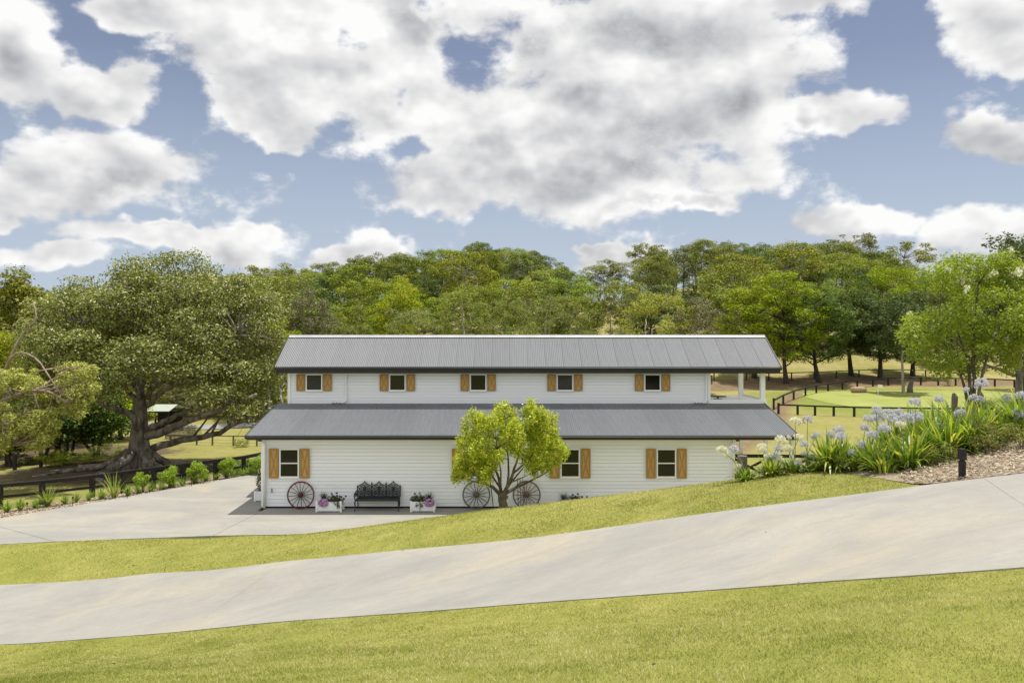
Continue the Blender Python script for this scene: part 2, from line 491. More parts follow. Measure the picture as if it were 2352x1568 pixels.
ctrl += [np.array(c, float) for c in (
    (0, 0, 4.75), (-6, 2, 4.0), (6, 1, 4.9), (0, -10, 5.2), (-14, -8, 4.0), (14, -8, 5.6), (-30, 0, 1.2), (-16, 8, 2.2), (-30, 12, 0.0), (30, 5, 5.5), (20, 14, 4.9),
    (-7.6, 26.25, -.07), (-9.0, 26.2, -.07), (-10.4, 26.15, -.06), (-12.4, 25.95, -.03), (-14.4, 25.6, -.01), (-16.3, 25.1, .0), (-5.8, 26.4, -.07), (-11.0, 27.2, -.07), (-13.0, 27.2, -.07), (-8.0, 27.3, -.07),
    (-4, 26.3, -.06), (0, 26.5, -.06), (4, 26.7, -.06), (8, 26.8, 0.05), (-9, 28, -.07), (-4, 29, -.07), (0, 29, -.07), (4, 29, -.07), (8, 29, -.07),
    (-9, 33, -.07), (0, 33, -.07), (8, 33, -.07), (-9, 41, -.08), (0, 41, -.08), (8, 41, -.07), (-15, 27, -.07), (-13, 31, -.07), (-12.3, 37, -.08), (-11, 42, -.08),
    (-20, 25.8, -.07), (-28, 24, -.07), (-19, 27.8, -.07), (-16.4, 32.0, -.04), (-18.7, 28.9, -.04), (-13.9, 36.3, -.04), (-26, 28.5, -.25),
    (-20.5, 32, -.3), (-18.2, 34.2, -.3), (-15.5, 38, -.3), (-21, 45, -.75), (-26, 50, -1.0), (-32, 40, -.8), (-40, 30, -.6), (-12, 48, -.8), (-5, 50, -.4), (5, 50, -.2),
    (11, 27, 0.4), (13.5, 23.5, 1.9), (18, 23, 2.7), (20, 30, 1.0), (30, 22, 3.0), (12, 34, 0.0), (18, 40, 0.0), (30, 40, 0.1), (40, 30, 0.8), (25, 50, 0.0), (40, 50, 0.0),
    (10.8, 21.2, 2.7), (15.0, 19.6, 4.05), (21, 18.5, 4.4))]
ctrl = np.array(ctrl)


def _phi(r2):
    return 0.5 * r2 * np.log(np.maximum(r2, 1e-12))


_n = len(ctrl)
_K = _phi(((ctrl[:, None, :2] - ctrl[None, :, :2]) ** 2).sum(-1)) + np.eye(_n) * 1e-3
_A = np.zeros((_n + 3, _n + 3)); _A[:_n, :_n] = _K; _A[:_n, _n] = 1; _A[:_n, _n + 1:] = ctrl[:, :2]; _A[_n:, :_n] = _A[:_n, _n:].T
_W = np.linalg.solve(_A, np.concatenate([ctrl[:, 2], np.zeros(3)]))


def sstep(x, a, b):
    t = np.clip((x - a) / (b - a), 0, 1)
    return t * t * (3 - 2 * t)


def H_near(x, y):
    sh = x.shape; x = x.ravel(); y = y.ravel(); out = np.empty(len(x))
    for i in range(0, len(x), 20000):
        xs, ys = x[i:i + 20000], y[i:i + 20000]
        r2 = (xs[:, None] - ctrl[None, :, 0]) ** 2 + (ys[:, None] - ctrl[None, :, 1]) ** 2
        out[i:i + 20000] = _phi(r2) @ _W[:_n] + _W[_n] + xs * _W[_n + 1] + ys * _W[_n + 2]
    return out.reshape(sh)


SKYL_U = [-2500, -400, 300, 520, 600, 700, 760, 850, 960, 1080, 1200, 1270, 1310, 1450, 1490, 1560, 1650, 1800, 1950, 2050, 2130, 2352, 3500]
SKYL_V = [690, 690, 660, 640, 625, 612, 603, 590, 578, 558, 566, 598, 622, 620, 592, 562, 548, 550, 556, 580, 632, 640, 650]


def crest_z(u):
    return CAMZ + (784 - np.interp(u, SKYL_U, SKYL_V)) / F * 220 - (12.5 - 3.5 * sstep(u, 1260, 1330) * (1 - sstep(u, 1440, 1510)))


def H_far(x, y):
    yy_ = np.maximum(y, 1.0)
    u = 1176 + F * x / yy_
    base = np.interp(x, [-200, -15, 0, 200], [-1.2, -1.2, 0.0, 0.0]) + 1.0 * sstep(y, 64, 86) * np.interp(x, [-15, 5], [0.25, 1.0])
    t = np.clip((y - 88) / (215 - 88), 0, 1)
    t = 0.55 * t + 0.45 * sstep(t, 0, 1)
    z = base + (crest_z(u) - base) * t
    z = z - 14 * sstep(y, 225, 420) + 0.9 * np.sin(x * 0.05 + 1) * np.sin(y * 0.043) * sstep(y, 95, 140)
    return z


def H(x, y):
    x = np.asarray(x, float); y = np.asarray(y, float)
    x, y = np.broadcast_arrays(x, y)
    xc = np.clip(x, -45, 48); yc = np.clip(y, -12, 56)
    hn = np.clip(H_near(xc, yc), -1.6, 5.7)
    wgt = np.maximum(sstep(y, 44, 62), sstep(np.abs(x), 36, 60) * sstep(y, 0, 20))
    return hn * (1 - wgt) + H_far(x, y) * wgt


def h1(x, y):
    return float(H(np.array([x]), np.array([y]))[0])


def G(u, d):
    """point of the ground on a bearing at a distance"""
    x = (u - 1176) / F * d
    return np.array([x, d, h1(x, d)])


def axis(a, b, fine, outs):
    core = list(np.arange(a, b + 1e-6, fine))
    return core


xs = np.concatenate([[-1500, -900, -600, -420, -320, -260], np.arange(-220, -40, 5.0), np.arange(-40, 44, 0.45), np.arange(44, 230, 5.0), [260, 320, 420, 600, 900, 1500]])
ys = np.concatenate([[-300, -150, -80, -40, -20, -12], np.arange(-8, 44, 0.4), np.arange(44, 110, 1.1), np.arange(110, 300, 4.0), [320, 380, 460, 600, 900, 1400, 2200]])
GX, GY = np.meshgrid(xs, ys)
GZ = H(GX, GY)
nx, ny = len(xs), len(ys)


def on_grid(fn):
    return fn(GX, GY).ravel()


def line_dist(x, y, pts):
    d = np.full(x.shape, 1e9)
    for (ax, ay), (bx, by) in zip(pts[:-1], pts[1:]):
        t = np.clip(((x - ax) * (bx - ax) + (y - ay) * (by - ay)) / ((bx - ax) ** 2 + (by - ay) ** 2), 0, 1)
        d = np.minimum(d, np.hypot(x - ax - t * (bx - ax), y - ay - t * (by - ay)))
    return d


FIG = np.array([-21.1, 45.0])
gi = np.arange(ny - 1)[:, None] * nx + np.arange(nx - 1)[None, :]
gmb = MB().addq(np.stack([GX, GY, GZ], -1).reshape(-1, 3), np.stack([gi, gi + 1, gi + nx + 1, gi + nx], -1).reshape(-1, 4))
gme = gmb.mesh('ground', True)
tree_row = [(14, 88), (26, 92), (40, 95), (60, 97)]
attrs = {
    'litter': on_grid(lambda x, y: np.maximum(1.15 - np.hypot((x - FIG[0]) / 8.5, (y - FIG[1] + 0.8) / 6.5), 0) * 1.6
                      + np.maximum(0, 1.2 - line_dist(x, y, [(-36, 56), (-27, 54)]) / 6.5)),
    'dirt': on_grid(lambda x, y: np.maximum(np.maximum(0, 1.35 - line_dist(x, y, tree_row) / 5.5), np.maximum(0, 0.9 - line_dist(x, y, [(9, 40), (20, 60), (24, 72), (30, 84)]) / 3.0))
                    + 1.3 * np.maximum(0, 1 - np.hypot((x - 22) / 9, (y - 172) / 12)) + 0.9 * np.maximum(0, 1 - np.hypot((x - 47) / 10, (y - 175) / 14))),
    'dry': on_grid(lambda x, y: np.clip(0.25 + 0.55 * sstep(y, 60, 100), 0, 1) * np.where(y < 30, 0.0, 1.0)),
    'lawn': on_grid(lambda x, y: sstep(29.5 - y, 0, 2.0)),
    'lush': on_grid(lambda x, y: np.maximum(0, 1.25 - np.hypot((x - 43) / 22, (y - 77) / 14)) * 1.2),
}
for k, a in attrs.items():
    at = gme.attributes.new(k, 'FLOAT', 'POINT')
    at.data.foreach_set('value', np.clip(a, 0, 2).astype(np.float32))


def ground_mat():
    m, t, out = newmat('grass_ground')
    co = t.node('ShaderNodeTexCoord').outputs['Object']
    A = {k: t.node('ShaderNodeAttribute', {'attribute_name': k}).outputs['Fac'] for k in attrs}
    big = t.noise(co, 0.22, 5.0, 0.6, 0.3)
    mid = t.noise(co, 1.3, 6.0, 0.65)
    fin = t.noise(co, 24.0, 5.0, 0.7)
    lawn = t.mix(t.mr(mid, 0.32, 0.68), (0.219, 0.225, 0.040), (0.347, 0.324, 0.091))
    lawn = t.mix(t.mr(big, 0.42, 0.62, 0.0, 0.5), lawn, (0.191, 0.227, 0.037))
    lawn = t.mix(t.mr(fin, 0.35, 0.6, 0.4, 0.0), lawn, (0.128, 0.125, 0.034))
    past = t.mix(t.mr(mid, 0.3, 0.7), (0.190, 0.196, 0.045), (0.280, 0.255, 0.085))
    dry = t.mix(t.mr(mid, 0.3, 0.7), (0.285, 0.235, 0.095), (0.40, 0.335, 0.165))
    col = t.mix(t.m('MULTIPLY', A['dry'], t.mr(big, 0.33, 0.6)), past, dry)
    col = t.mix(A['lawn'], col, lawn)
    lush = t.mix(t.mr(mid, 0.3, 0.7), (0.155, 0.19, 0.035), (0.215, 0.24, 0.055))
    col = t.mix(t.mr(t.m('ADD', A['lush'], t.m('MULTIPLY', t.m('SUBTRACT', big, 0.5), 0.8)), 0.35, 0.55), col, lush)
    dirt = t.mix(t.mr(mid, 0.3, 0.7), (0.13, 0.088, 0.054), (0.25, 0.175, 0.105))  # bare earth, its colour darkened to carry the paddock trees' shade
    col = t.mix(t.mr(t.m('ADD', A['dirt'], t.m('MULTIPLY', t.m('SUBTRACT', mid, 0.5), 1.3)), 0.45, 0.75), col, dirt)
    lit = t.mix(t.mr(t.noise(co, 5.0, 6.0, 0.7), 0.35, 0.65), (0.055, 0.038, 0.026), (0.165, 0.115, 0.078))
    col = t.mix(t.mr(t.m('ADD', A['litter'], t.m('MULTIPLY', t.m('SUBTRACT', mid, 0.5), 1.4)), 0.40, 0.70), col, lit)
    col = t.mix(t.mr(t.noise(co, 9.0, 5.0, 0.7), 0.3, 0.7, 0.30, 0.0), col, (0.10, 0.10, 0.03))
    b = t.node('ShaderNodeBsdfPrincipled')
    t.set(b, 'Base Color', col); t.set(b, 'Roughness', 0.95); t.set(b, 'Specular IOR Level', 0.1)
    bp = t.node('ShaderNodeBump', None, Strength=0.6, Distance=0.04, Height=t.noise(co, 16.0, 6.0, 0.7))
    t.l.new(bp.outputs[0], b.inputs['Normal']); t.l.new(b.outputs[0], out.inputs[0])
    return m


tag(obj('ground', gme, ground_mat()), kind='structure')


# ------------------------------------------------------------------ driveway (slabs with open joints) and concrete yard
def resample(poly, n):
    poly = np.asarray(poly)
    s = np.concatenate([[0], np.cumsum(np.linalg.norm(np.diff(poly, axis=0), axis=1))])
    # smooth (Catmull-like) by sampling a cubic through few points: linear then box filter
    q = np.stack([np.interp(np.linspace(0, s[-1], n * 4), s, poly[:, k]) for k in range(poly.shape[1])], -1)
    k = 13
    pad = np.concatenate([np.repeat(q[:1], k // 2, 0), q, np.repeat(q[-1:], k // 2, 0)])
    q = np.stack([np.convolve(pad[:, j], np.ones(k) / k, 'valid') for j in range(q.shape[1])], -1)
    return q[::4]


NS = 120
ne = resample(near_e[:, :2], NS); fe = resample(far_e[:, :2], NS)
drive = bpy.data.objects.new('driveway', None); COL.objects.link(drive); drive['kind'] = 'structure'


def drive_z(x, y):
    return H(x, y) + 0.016


def u_of(p):
    return 1176 + F * p[0] / p[1]


def cut(u_near, u_far):
    a = np.argmin([abs(u_of(p) - u_near) for p in ne]); b = np.argmin([abs(u_of(p) - u_far) for p in fe])
    return a / (NS - 1), b / (NS - 1)


cuts = [(0.0, 0.0), cut(420, 668), (cut(2780, 2800)[0] - .01, cut(2800, 2238)[1]), (1.0, 1.0)]


def at(line, s):
    k = np.clip(s, 0, 1) * (NS - 1)
    return np.stack([np.interp(k, np.arange(NS), line[:, j]) for j in range(2)], -1)


for i in range(3):
    g = 0.00008
    S = np.linspace(0, 1, 34)[:, None]; T = np.linspace(0, 1, 12)[None, :]
    sn = cuts[i][0] + g + S * (cuts[i + 1][0] - cuts[i][0] - 2 * g); sf = cuts[i][1] + g + S * (cuts[i + 1][1] - cuts[i][1] - 2 * g)
    a = at(ne, sn[:, 0])[:, None, :]; b = at(fe, sf[:, 0])[:, None, :]
    p = a + (b - a) * T[..., None]
    z = drive_z(p[..., 0], p[..., 1])
    top = np.concatenate([p, z[..., None]], -1)
    ni, nj = top.shape[:2]
    idx = np.arange(ni * nj).reshape(ni, nj)
    q = np.stack([idx[:-1, :-1], idx[1:, :-1], idx[1:, 1:], idx[:-1, 1:]], -1).reshape(-1, 4)
    mb = MB().addq(top.reshape(-1, 3), q)
    bd = np.concatenate([idx[:, 0], idx[-1, 1:], idx[-2::-1, -1], idx[0, -2:0:-1]])
    vb = top.reshape(-1, 3)[bd]
    n_ = len(bd); k = np.arange(n_)
    mb.addq(np.concatenate([vb, vb - [0, 0, 0.14]]), np.stack([k, k + n_, (k + 1) % n_ + n_, (k + 1) % n_], -1))
    me_ = mb.mesh('slab')
    me_.polygons.foreach_set('use_smooth', np.arange(len(me_.polygons)) < len(q))
    obj('slab', me_, M_conc, drive)

yard = bpy.data.objects.new('concrete_yard', None); COL.objects.link(yard); yard['kind'] = 'structure'
edge_back = [(-26.5, 26.6), (-22.2, 27.5), (-18.5, 28.8), (-17.2, 30.7), (-15.76, 32.9), (-13.75, 36.13), (-12.4, 38.6), (-11.4, 42.0)]
SLABS = [
    [(-33, 21.4), (-14.62, 25.42), (-19.25, 28.5), (-22.2, 27.5), (-26.5, 26.6), (-33, 25.8)],
    [(-14.60, 25.43), (-9.84, 26.2), (-9.43, 29.94), (-9.43, 29.98), (-9.62, 30.0), (-9.62, 42.0), (-11.4, 42.0), (-12.4, 38.6), (-13.75, 36.13), (-15.76, 32.9), (-17.2, 30.7), (-18.5, 28.8), (-19.23, 28.51)],
    [(-9.82, 26.205), (-7.58, 26.36), (-3, 26.75), (3, 27.1), (8.2, 27.4), (8.45, 30.54), (-9.4, 30.54), (-9.415, 29.94)],
]
for poly in SLABS:
    n_ = len(poly)
    vt = [(x, y, 0.02) for x, y in poly]; vb = [(x, y, -0.18) for x, y in poly]
    mb = MB().add(vt + vb, [list(range(n_))] + [[i, i + n_, (i + 1) % n_ + n_, (i + 1) % n_] for i in range(n_)])
    obj('slab', mb.mesh('slab'), M_conc, yard)


# ------------------------------------------------------------------ mulch beds
def sheet(name, poly_pts, mat, lift=0.03, res=0.35, kind='structure'):
    """a sheet that follows the ground inside a plan outline (clipped by a fan of narrow strips)"""
    poly = np.asarray(poly_pts, float)
    x0, x1 = poly[:, 0].min(), poly[:, 0].max()
    mb = MB()
    cols = np.arange(x0, x1 + res, res)
    prev = None
    for x in cols:
        x = min(max(x, x0 + 1e-3), x1 - 1e-3)
        ysx = []
        for (ax, ay), (bx, by) in zip(poly, np.roll(poly, -1, 0)):
            if (ax - x) * (bx - x) < 0:
                ysx.append(ay + (by - ay) * (x - ax) / (bx - ax))
        if len(ysx) < 2: continue
        yv = np.linspace(min(ysx), max(ysx), 16)
        cur = np.stack([np.full(16, x), yv, H(np.full(16, x), yv) + lift], -1)
        if prev is not None:
            k = np.arange(15)
            mb.addq(np.concatenate([prev, cur]), np.stack([k, k + 16, k + 17, k + 1], -1))
        prev = cur
    o = obj(name, mb.mesh(name, True), mat)
    return tag(o, kind=kind)


def in_poly(x, y, poly):
    ins = np.zeros(x.shape, bool)
    poly = np.asarray(poly, float)
    for (ax, ay), (bx, by) in zip(poly, np.roll(poly, -1, 0)):
        c = ((ay > y) != (by > y)) & (x < (bx - ax) * (y - ay) / (by - ay + 1e-12) + ax)
        ins ^= c
    return ins


M_mulch = pmat('bark_mulch', (0.14, 0.105, 0.070), (0.35, 0.285, 0.205), 14.0, 0.95, 6.0, 0.8, 30.0)
far_bed = [tuple(p) for p in fe if u_of(p) > 2120]
BED_R = [tuple(P(2092, 1096, 13.75)[:2])] + far_bed + [(20, 16), (20, 21.5), (13.5, 20.8), (9.6, 19.6), (6.3, 19.0), (5.3, 18.3), (6.6, 17.05), (7.6, 16.4), (7.75, 15.6), (7.0, 14.4)]
BED_L = edge_back[:-1] + [(-13.0, 41.0), (-14.3, 40.0), (-15.6, 37.0), (-17.5, 33.4), (-19.3, 30.8), (-22.6, 28.6), (-27.0, 27.6)]
sheet('mulch_bed', BED_R, M_mulch, 0.022, 0.2)
sheet('mulch_bed', BED_L, M_mulch, 0.045)


def scatter_in(poly, n, r):
    poly = np.asarray(poly, float)
    out = []
    while sum(map(len, out)) < n:
        x = r.uniform(poly[:, 0].min(), poly[:, 0].max(), n); y = r.uniform(poly[:, 1].min(), poly[:, 1].max(), n)
        k = in_poly(x, y, poly)
        out.append(np.stack([x[k], y[k]], -1))
    return np.concatenate(out)[:n]


def chips(poly, n, size, mat, lift):
    p = scatter_in(poly, n, rng)
    z = H(p[:, 0], p[:, 1]) + lift + rng.uniform(0, 0.025, n)
    c = np.stack([p[:, 0], p[:, 1], z], -1)
    a = rng.uniform(0, 2 * np.pi, n); s = size * rng.uniform(0.5, 1.4, n)
    t = np.stack([np.cos(a), np.sin(a), rng.normal(0, 0.25, n)], -1) * s[:, None]
    b = np.stack([-np.sin(a), np.cos(a), rng.normal(0, 0.4, n)], -1) * (s * rng.uniform(0.2, 0.45, n))[:, None]
    v = np.stack([c - t - b, c + t - b, c + t + b, c - t + b], 1).reshape(-1, 3)
    return tag(MB().addq(v, np.arange(4 * n).reshape(n, 4)).build('bark_chips', mat), kind='stuff')


M_chip = leafmat('bark_chip', (0.15, 0.108, 0.07), (0.56, 0.47, 0.35), 0.0, 0.9)
chips(BED_R, 42000, 0.024, M_chip, 0.04)
chips(BED_L, 16000, 0.03, M_chip, 0.05)

# ------------------------------------------------------------------ lawn blades
LAWN_OUT = None
def drive_mask(x, y):
    poly = np.concatenate([ne, fe[::-1]])
    return in_poly(x, y, poly)


def blades(n_try, x0, x1, y0, y1, dens_d):
    x = rng.uniform(x0, x1, n_try); y = rng.uniform(y0, y1, n_try)
    keep = (rng.uniform(0, 1, n_try) < np.minimum(1, (dens_d / np.maximum(y, dens_d)) ** 1.7)) & (np.abs(x) < 0.80 * y + 2.0)
    keep &= ~drive_mask(x, y)
    for pl in SLABS + [BED_R]:
        keep &= ~in_poly(x, y, pl)
    return x[keep], y[keep]


def lawn_mesh(x, y):
    n = len(x)
    z = H(x, y)
    d = np.maximum(y, 5.0)
    hgt = rng.uniform(0.014, 0.033, n) * (1 + 0.25 * np.sin(x * 3.1) * np.sin(y * 2.3))
    wd = rng.uniform(0.0019, 0.0036, n) * (d / 6.0) ** 0.75
    a = rng.uniform(0, 2 * np.pi, n)
    lean = rng.uniform(0.2, 1.5, n) * hgt
    la = rng.uniform(0, 2 * np.pi, n)
    base = np.stack([x, y, z - 0.004], -1)
    sd = np.stack([np.cos(a), np.sin(a), 0 * a], -1) * wd[:, None]
    tip = base + np.stack([np.cos(la) * lean, np.sin(la) * lean, hgt], -1)
    v = np.stack([base - sd, base + sd, tip], 1).reshape(-1, 3)
    return MB().addq(v, np.arange(3 * n).reshape(n, 3))


def lawnblade_mat():
    m, t, out = newmat('lawn_blade')
    g = t.node('ShaderNodeNewGeometry')
    rnd = g.outputs['Random Per Island']
    co = t.node('ShaderNodeTexCoord').outputs['Object']
    big = t.noise(co, 0.45, 5.0, 0.62, 0.4); mid = t.noise(co, 3.2, 4.0, 0.6)
    f = t.m('ADD', rnd, t.m('MULTIPLY', t.m('SUBTRACT', big, 0.5), 1.9))
    f = t.m('ADD', f, t.m('MULTIPLY', t.m('SUBTRACT', mid, 0.5), 1.7), clamp=True)
    cr = t.node('ShaderNodeValToRGB', None, Fac=f)
    e = cr.color_ramp.elements
    e[0].position = 0.0; e[0].color = (0.159, 0.202, 0.033, 1)
    e[1].position = 1.0; e[1].color = (0.581, 0.538, 0.291, 1)
    k = e.new(0.40); k.color = (0.262, 0.279, 0.059, 1)
    k = e.new(0.70); k.color = (0.397, 0.380, 0.130, 1)
    b = t.node('ShaderNodeBsdfPrincipled')
    t.set(b, 'Base Color', cr.outputs[0]); t.set(b, 'Roughness', 0.6); t.set(b, 'Specular IOR Level', 0.2)
    tr = t.node('ShaderNodeBsdfTranslucent', None, Color=t.mix(1.0, cr.outputs[0], (1.1, 1.1, 0.6), 'MULTIPLY'))
    ms = t.node('ShaderNodeMixShader', None, i0=0.3)
    t.l.new(b.outputs[0], ms.inputs[1]); t.l.new(tr.outputs[0], ms.inputs[2]); t.l.new(ms.outputs[0], out.inputs[0])
    return m


M_blade = lawnblade_mat()
bx, by = blades(1500000, -13, 14, 3.6, 18.0, 6.5)
tag(lawn_mesh(bx, by).build('lawn_grass', M_blade), kind='stuff')
bx, by = blades(900000, -19, 9.5, 13.0, 26.6, 10.0)
tag(lawn_mesh(bx, by).build('lawn_grass', M_blade), kind='stuff')

# ------------------------------------------------------------------ the white barn house
XL, XR = -9.57, 8.45           # gable walls
Y0, Y1, Y2, Y3 = 30.5, 34.05, 37.45, 41.0
XE = 10.75                     # roof / balcony end over the verandah
house = thing('barn_house', 'white weatherboard barn house with two storeys, grey corrugated roofs and honey timber shutters', 'house', (0, 0, 0))


def bpart(name, mat, fn, parent=house, smooth=False, label=None):
    mb = MB(); fn(mb)
    o = mb.build(name, mat, parent, smooth)
    if label: o['label'] = label
    return o


# walls behind the boards (closed prisms), near-black plinth
def lower_walls(m):
    m.box(XL + .03, XR - .03, Y0 + .10, Y3 - .02, 0.10, 2.80)
    for s in (0, 1):
        y_in, y_out = ((Y1, Y0 + .10), (Y2, Y3 - .02))[s]
        v = [(x, y, z) for x in (XL + .031, XR - .031) for y, z in ((y_out, 2.801), (y_in, 2.801), (y_in, 3.60))]
        m.add(v, [[0, 1, 2], [3, 5, 4], [0, 2, 5, 3]])
bpart('lower_wall', M_trim, lower_walls)
def upper_walls(m):
    m.box(XL + .04, XR - .02, Y1 + .10, Y2 - .02, 3.605, 5.28)
    v = [(x, y, z) for x in (XL + .041, XR - .021) for y, z in ((Y1 + .10, 5.281), (Y2 - .02, 5.281), ((Y1 + Y2) / 2, 6.33))]
    m.add(v, [[0, 1, 2], [3, 5, 4], [0, 2, 5, 3], [1, 4, 5, 2]])
bpart('upper_wall', M_trim, upper_walls)
bpart('shade_strip', M_shade, lambda m: m.box(XL + .05, XR - .05, Y0 + .09, Y3 - .05, -0.1, 0.0995))  # black strip standing in for the shadow gap at the wall foot


def board_mesh(L, h):
    """one weatherboard: slightly sloping face, open shadow gap under it"""
    g = 0.0088
    v = []
    for x in (-L / 2, L / 2):
        v += [(x, 0.0, g), (x, -0.020, g), (x, -0.014, h), (x, 0.0, h)]
    return MB().add(v, [[0, 1, 2, 3], [7, 6, 5, 4], [0, 4, 5, 1], [1, 5, 6, 2], [2, 6, 7, 3], [3, 7, 4, 0]]).mesh('weatherboard')


def boards(z0, z1, n, y, x0, x1):
    h = (z1 - z0) / n
    me = board_mesh(x1 - x0, h)
    for i in range(n):
        obj('weatherboard', me, M_white, house, ((x0 + x1) / 2, y - 0.0006 * (i % 2), z0 + i * h))


boards(0.075, 2.84, 20, Y0 + .055, XL + .06, XR - .06)
boards(3.72, 5.20, 11, Y1 + .045, XL + .07, XR - .05)
for x, z0, z1, y in ((XL + .03, .06, 2.86, Y0), (XR - .03, .06, 2.86, Y0), (XL + .035, 3.72, 5.2, Y1), (XR - .02, 3.72, 5.2, Y1)):
    bpart('corner_trim', M_trim, lambda m: m.box(x - .055, x + .055, y - .012, y + .13, z0, z1))

# roofs: corrugated sheets laid side by side
def sheet_mesh(W, L, amp=0.0085, pitch=0.0762):
    n = int(round(W / pitch)); seg = 6
    x = np.linspace(0, W, n * seg + 1)
    z = amp * np.cos(2 * np.pi * x / (W / n))
    k = len(x)
    v = np.concatenate([np.stack([x, np.zeros(k), z], -1), np.stack([x, np.full(k, L), z], -1),
                        np.stack([x, np.zeros(k), z - .012], -1)])
    i = np.arange(k - 1)
    return MB().addq(v, np.stack([i, i + 1, i + k + 1, i + k], -1)).addq(v[[*range(k), *range(2 * k, 3 * k)]], np.stack([i + k, i + k + 1, i + 1, i], -1)).mesh('roof_sheet', True)


def roof(xa, xb, ye, ze, yr, zr, name='roof_sheet'):
    L = math.hypot(yr - ye, zr - ze); ang = math.atan2(zr - ze, yr - ye)
    n = int(round((xb - xa) / 0.762)); wd = (xb - xa) / n
    me = sheet_mesh(wd, L)
    for i in range(n):
        o = obj(name, me, M_roof, house, (xa + i * wd, ye, ze + 0.001 * (i % 2)))
        o.rotation_euler = (ang, 0, 0)


UE_Y, UE_Z, UR_Y, UR_Z = 33.55, 5.335, 35.75, 6.64
LE_Y, LE_Z, LT_Y, LT_Z = 29.9, 2.875, 34.0, 3.755
XRL, XRR = -9.99, 11.33
roof(XRL, XRR, UE_Y, UE_Z, UR_Y, UR_Z)
roof(XRL, XE + .02, LE_Y, LE_Z, LT_Y, LT_Z)


def back_roofs(m):
    for x0, x1, ye, ze, yr, zr in ((XRL, XRR, 2 * 35.75 - UE_Y, UE_Z, UR_Y, UR_Z), (XRL, XE, 2 * 35.75 - LE_Y, LE_Z, 2 * 35.75 - LT_Y, LT_Z)):
        m.addq([(x0, ye, ze), (x1, ye, ze), (x1, yr, zr), (x0, yr, zr)], [(0, 1, 2, 3)])
bpart('rear_roof', M_roof, back_roofs)
bpart('ridge_cap', M_ridge, lambda m: m.beam((XRL - .01, UR_Y - .075, UR_Z - .012), (XRR + .01, UR_Y - .075, UR_Z - .012), .19, .012, (0, -.54, 1)).beam((XRL - .01, UR_Y + .075, UR_Z - .010), (XRR + .01, UR_Y + .075, UR_Z - .010), .19, .012, (0, .54, 1)).tube([(XRL - .01, UR_Y, UR_Z + .03), (XRR + .01, UR_Y, UR_Z + .03)], .028, 8))
# barge capping down the gable edges
for x in (XRL - .012, XRR + .012):
    for ye in (UE_Y, 2 * 35.75 - UE_Y):
        bpart('barge_board', M_gutter, lambda m: m.beam((x, ye, UE_Z - .05), (x, UR_Y, UR_Z - .05), .03, .17))
for x in (XRL - .012, XE + .03):
    bpart('barge_board', M_gutter, lambda m: m.beam((x, LE_Y, LE_Z - .04), (x, LT_Y, LT_Z - .04), .03, .13))
# gutters: folded quad gutter profile
def gutter(m, x0, x1, y, zt, h=.115, d=.12):
    prof = [(0, 0), (-.012, 0.006), (-d, -.01), (-d, -.03), (-d + .02, -h * .55), (-d + .035, -h), (0, -h)]
    prof = [(0, 0.0), (-d, 0.0), (-d - .012, -.012), (-d, -.03), (-d + .025, -h * .6), (-d + .035, -h), (0, -h)]
    n = len(prof)
    v = [(x, y + p, zt + q) for x in (x0, x1) for p, q in prof]
    m.add(v, [list(range(n))[::-1], list(range(n, 2 * n))] + [[i, (i + 1) % n, n + (i + 1) % n, n + i] for i in range(n)])
bpart('gutter', M_gutter, lambda m: gutter(m, XRL - .03, XRR + .03, UE_Y + .02, UE_Z - .03))
bpart('fascia', M_gutter, lambda m: m.box(XRL + .02, XRR - .01, UE_Y + .03, UE_Y + .055, UE_Z - .28, UE_Z - .022))
bpart('gutter', M_gutter, lambda m: gutter(m, XRL - .03, XE + .05, LE_Y + .02, LE_Z - .03, .10))
bpart('fascia', M_gutter, lambda m: m.box(XRL + .02, XE - .01, LE_Y + .03, LE_Y + .055, LE_Z - .175, LE_Z - .022))
bpart('eave_lining', M_trim, lambda m: m.box(XRL + .05, XRR - .05, UE_Y + .058, Y1 - .02, UE_Z - .145, UE_Z - .13))
bpart('eave_lining', M_trim, lambda m: m.box(XRL + .05, XR - .05, LE_Y + .058, Y0 - .02, LE_Z - .09, LE_Z - .075))
bpart('apron_flashing', M_gutter, lambda m: m.box(XL, XE, Y1 - .06, Y1 + .02, 3.665, 3.715))


# downpipes
def pipe(name, pts, r=0.042):
    return bpart(name, M_trim, lambda m: m.tube(pts, r, 10), smooth=True)
def upper_pipe(x):
    y = Y1 - .055
    p = pipe('downpipe', [(x, UE_Y + .02, UE_Z - .15), (x, UE_Y + .05, UE_Z - .22), (x + .05, y - .08, UE_Z - .30), (x + .06, y, UE_Z - .42), (x + .06, y, 4.0), (x + .06, y, 3.90), (x + .02, y - .03, 3.835), (x - .06, y - .05, 3.815), (x - .52, y - .06, 3.80)])
    bpart('pipe_bracket', M_trim, lambda m: m.box(x + .0, x + .12, y - .05, y + .03, 4.9, 4.93), p)
    for k in range(3):
        bpart('pipe_hole', M_shade, lambda m: m.lathe((x - .44 + k * .13, y - .10, 3.79), [(.022, 0), (.022, .012)], 8, 'y'), p)
    bpart('gutter_outlet', M_gutter, lambda m: m.box(x - .06, x + .06, UE_Y - .02, UE_Y + .06, UE_Z - .26, UE_Z - .13), p)
upper_pipe(-7.15); upper_pipe(8.24)
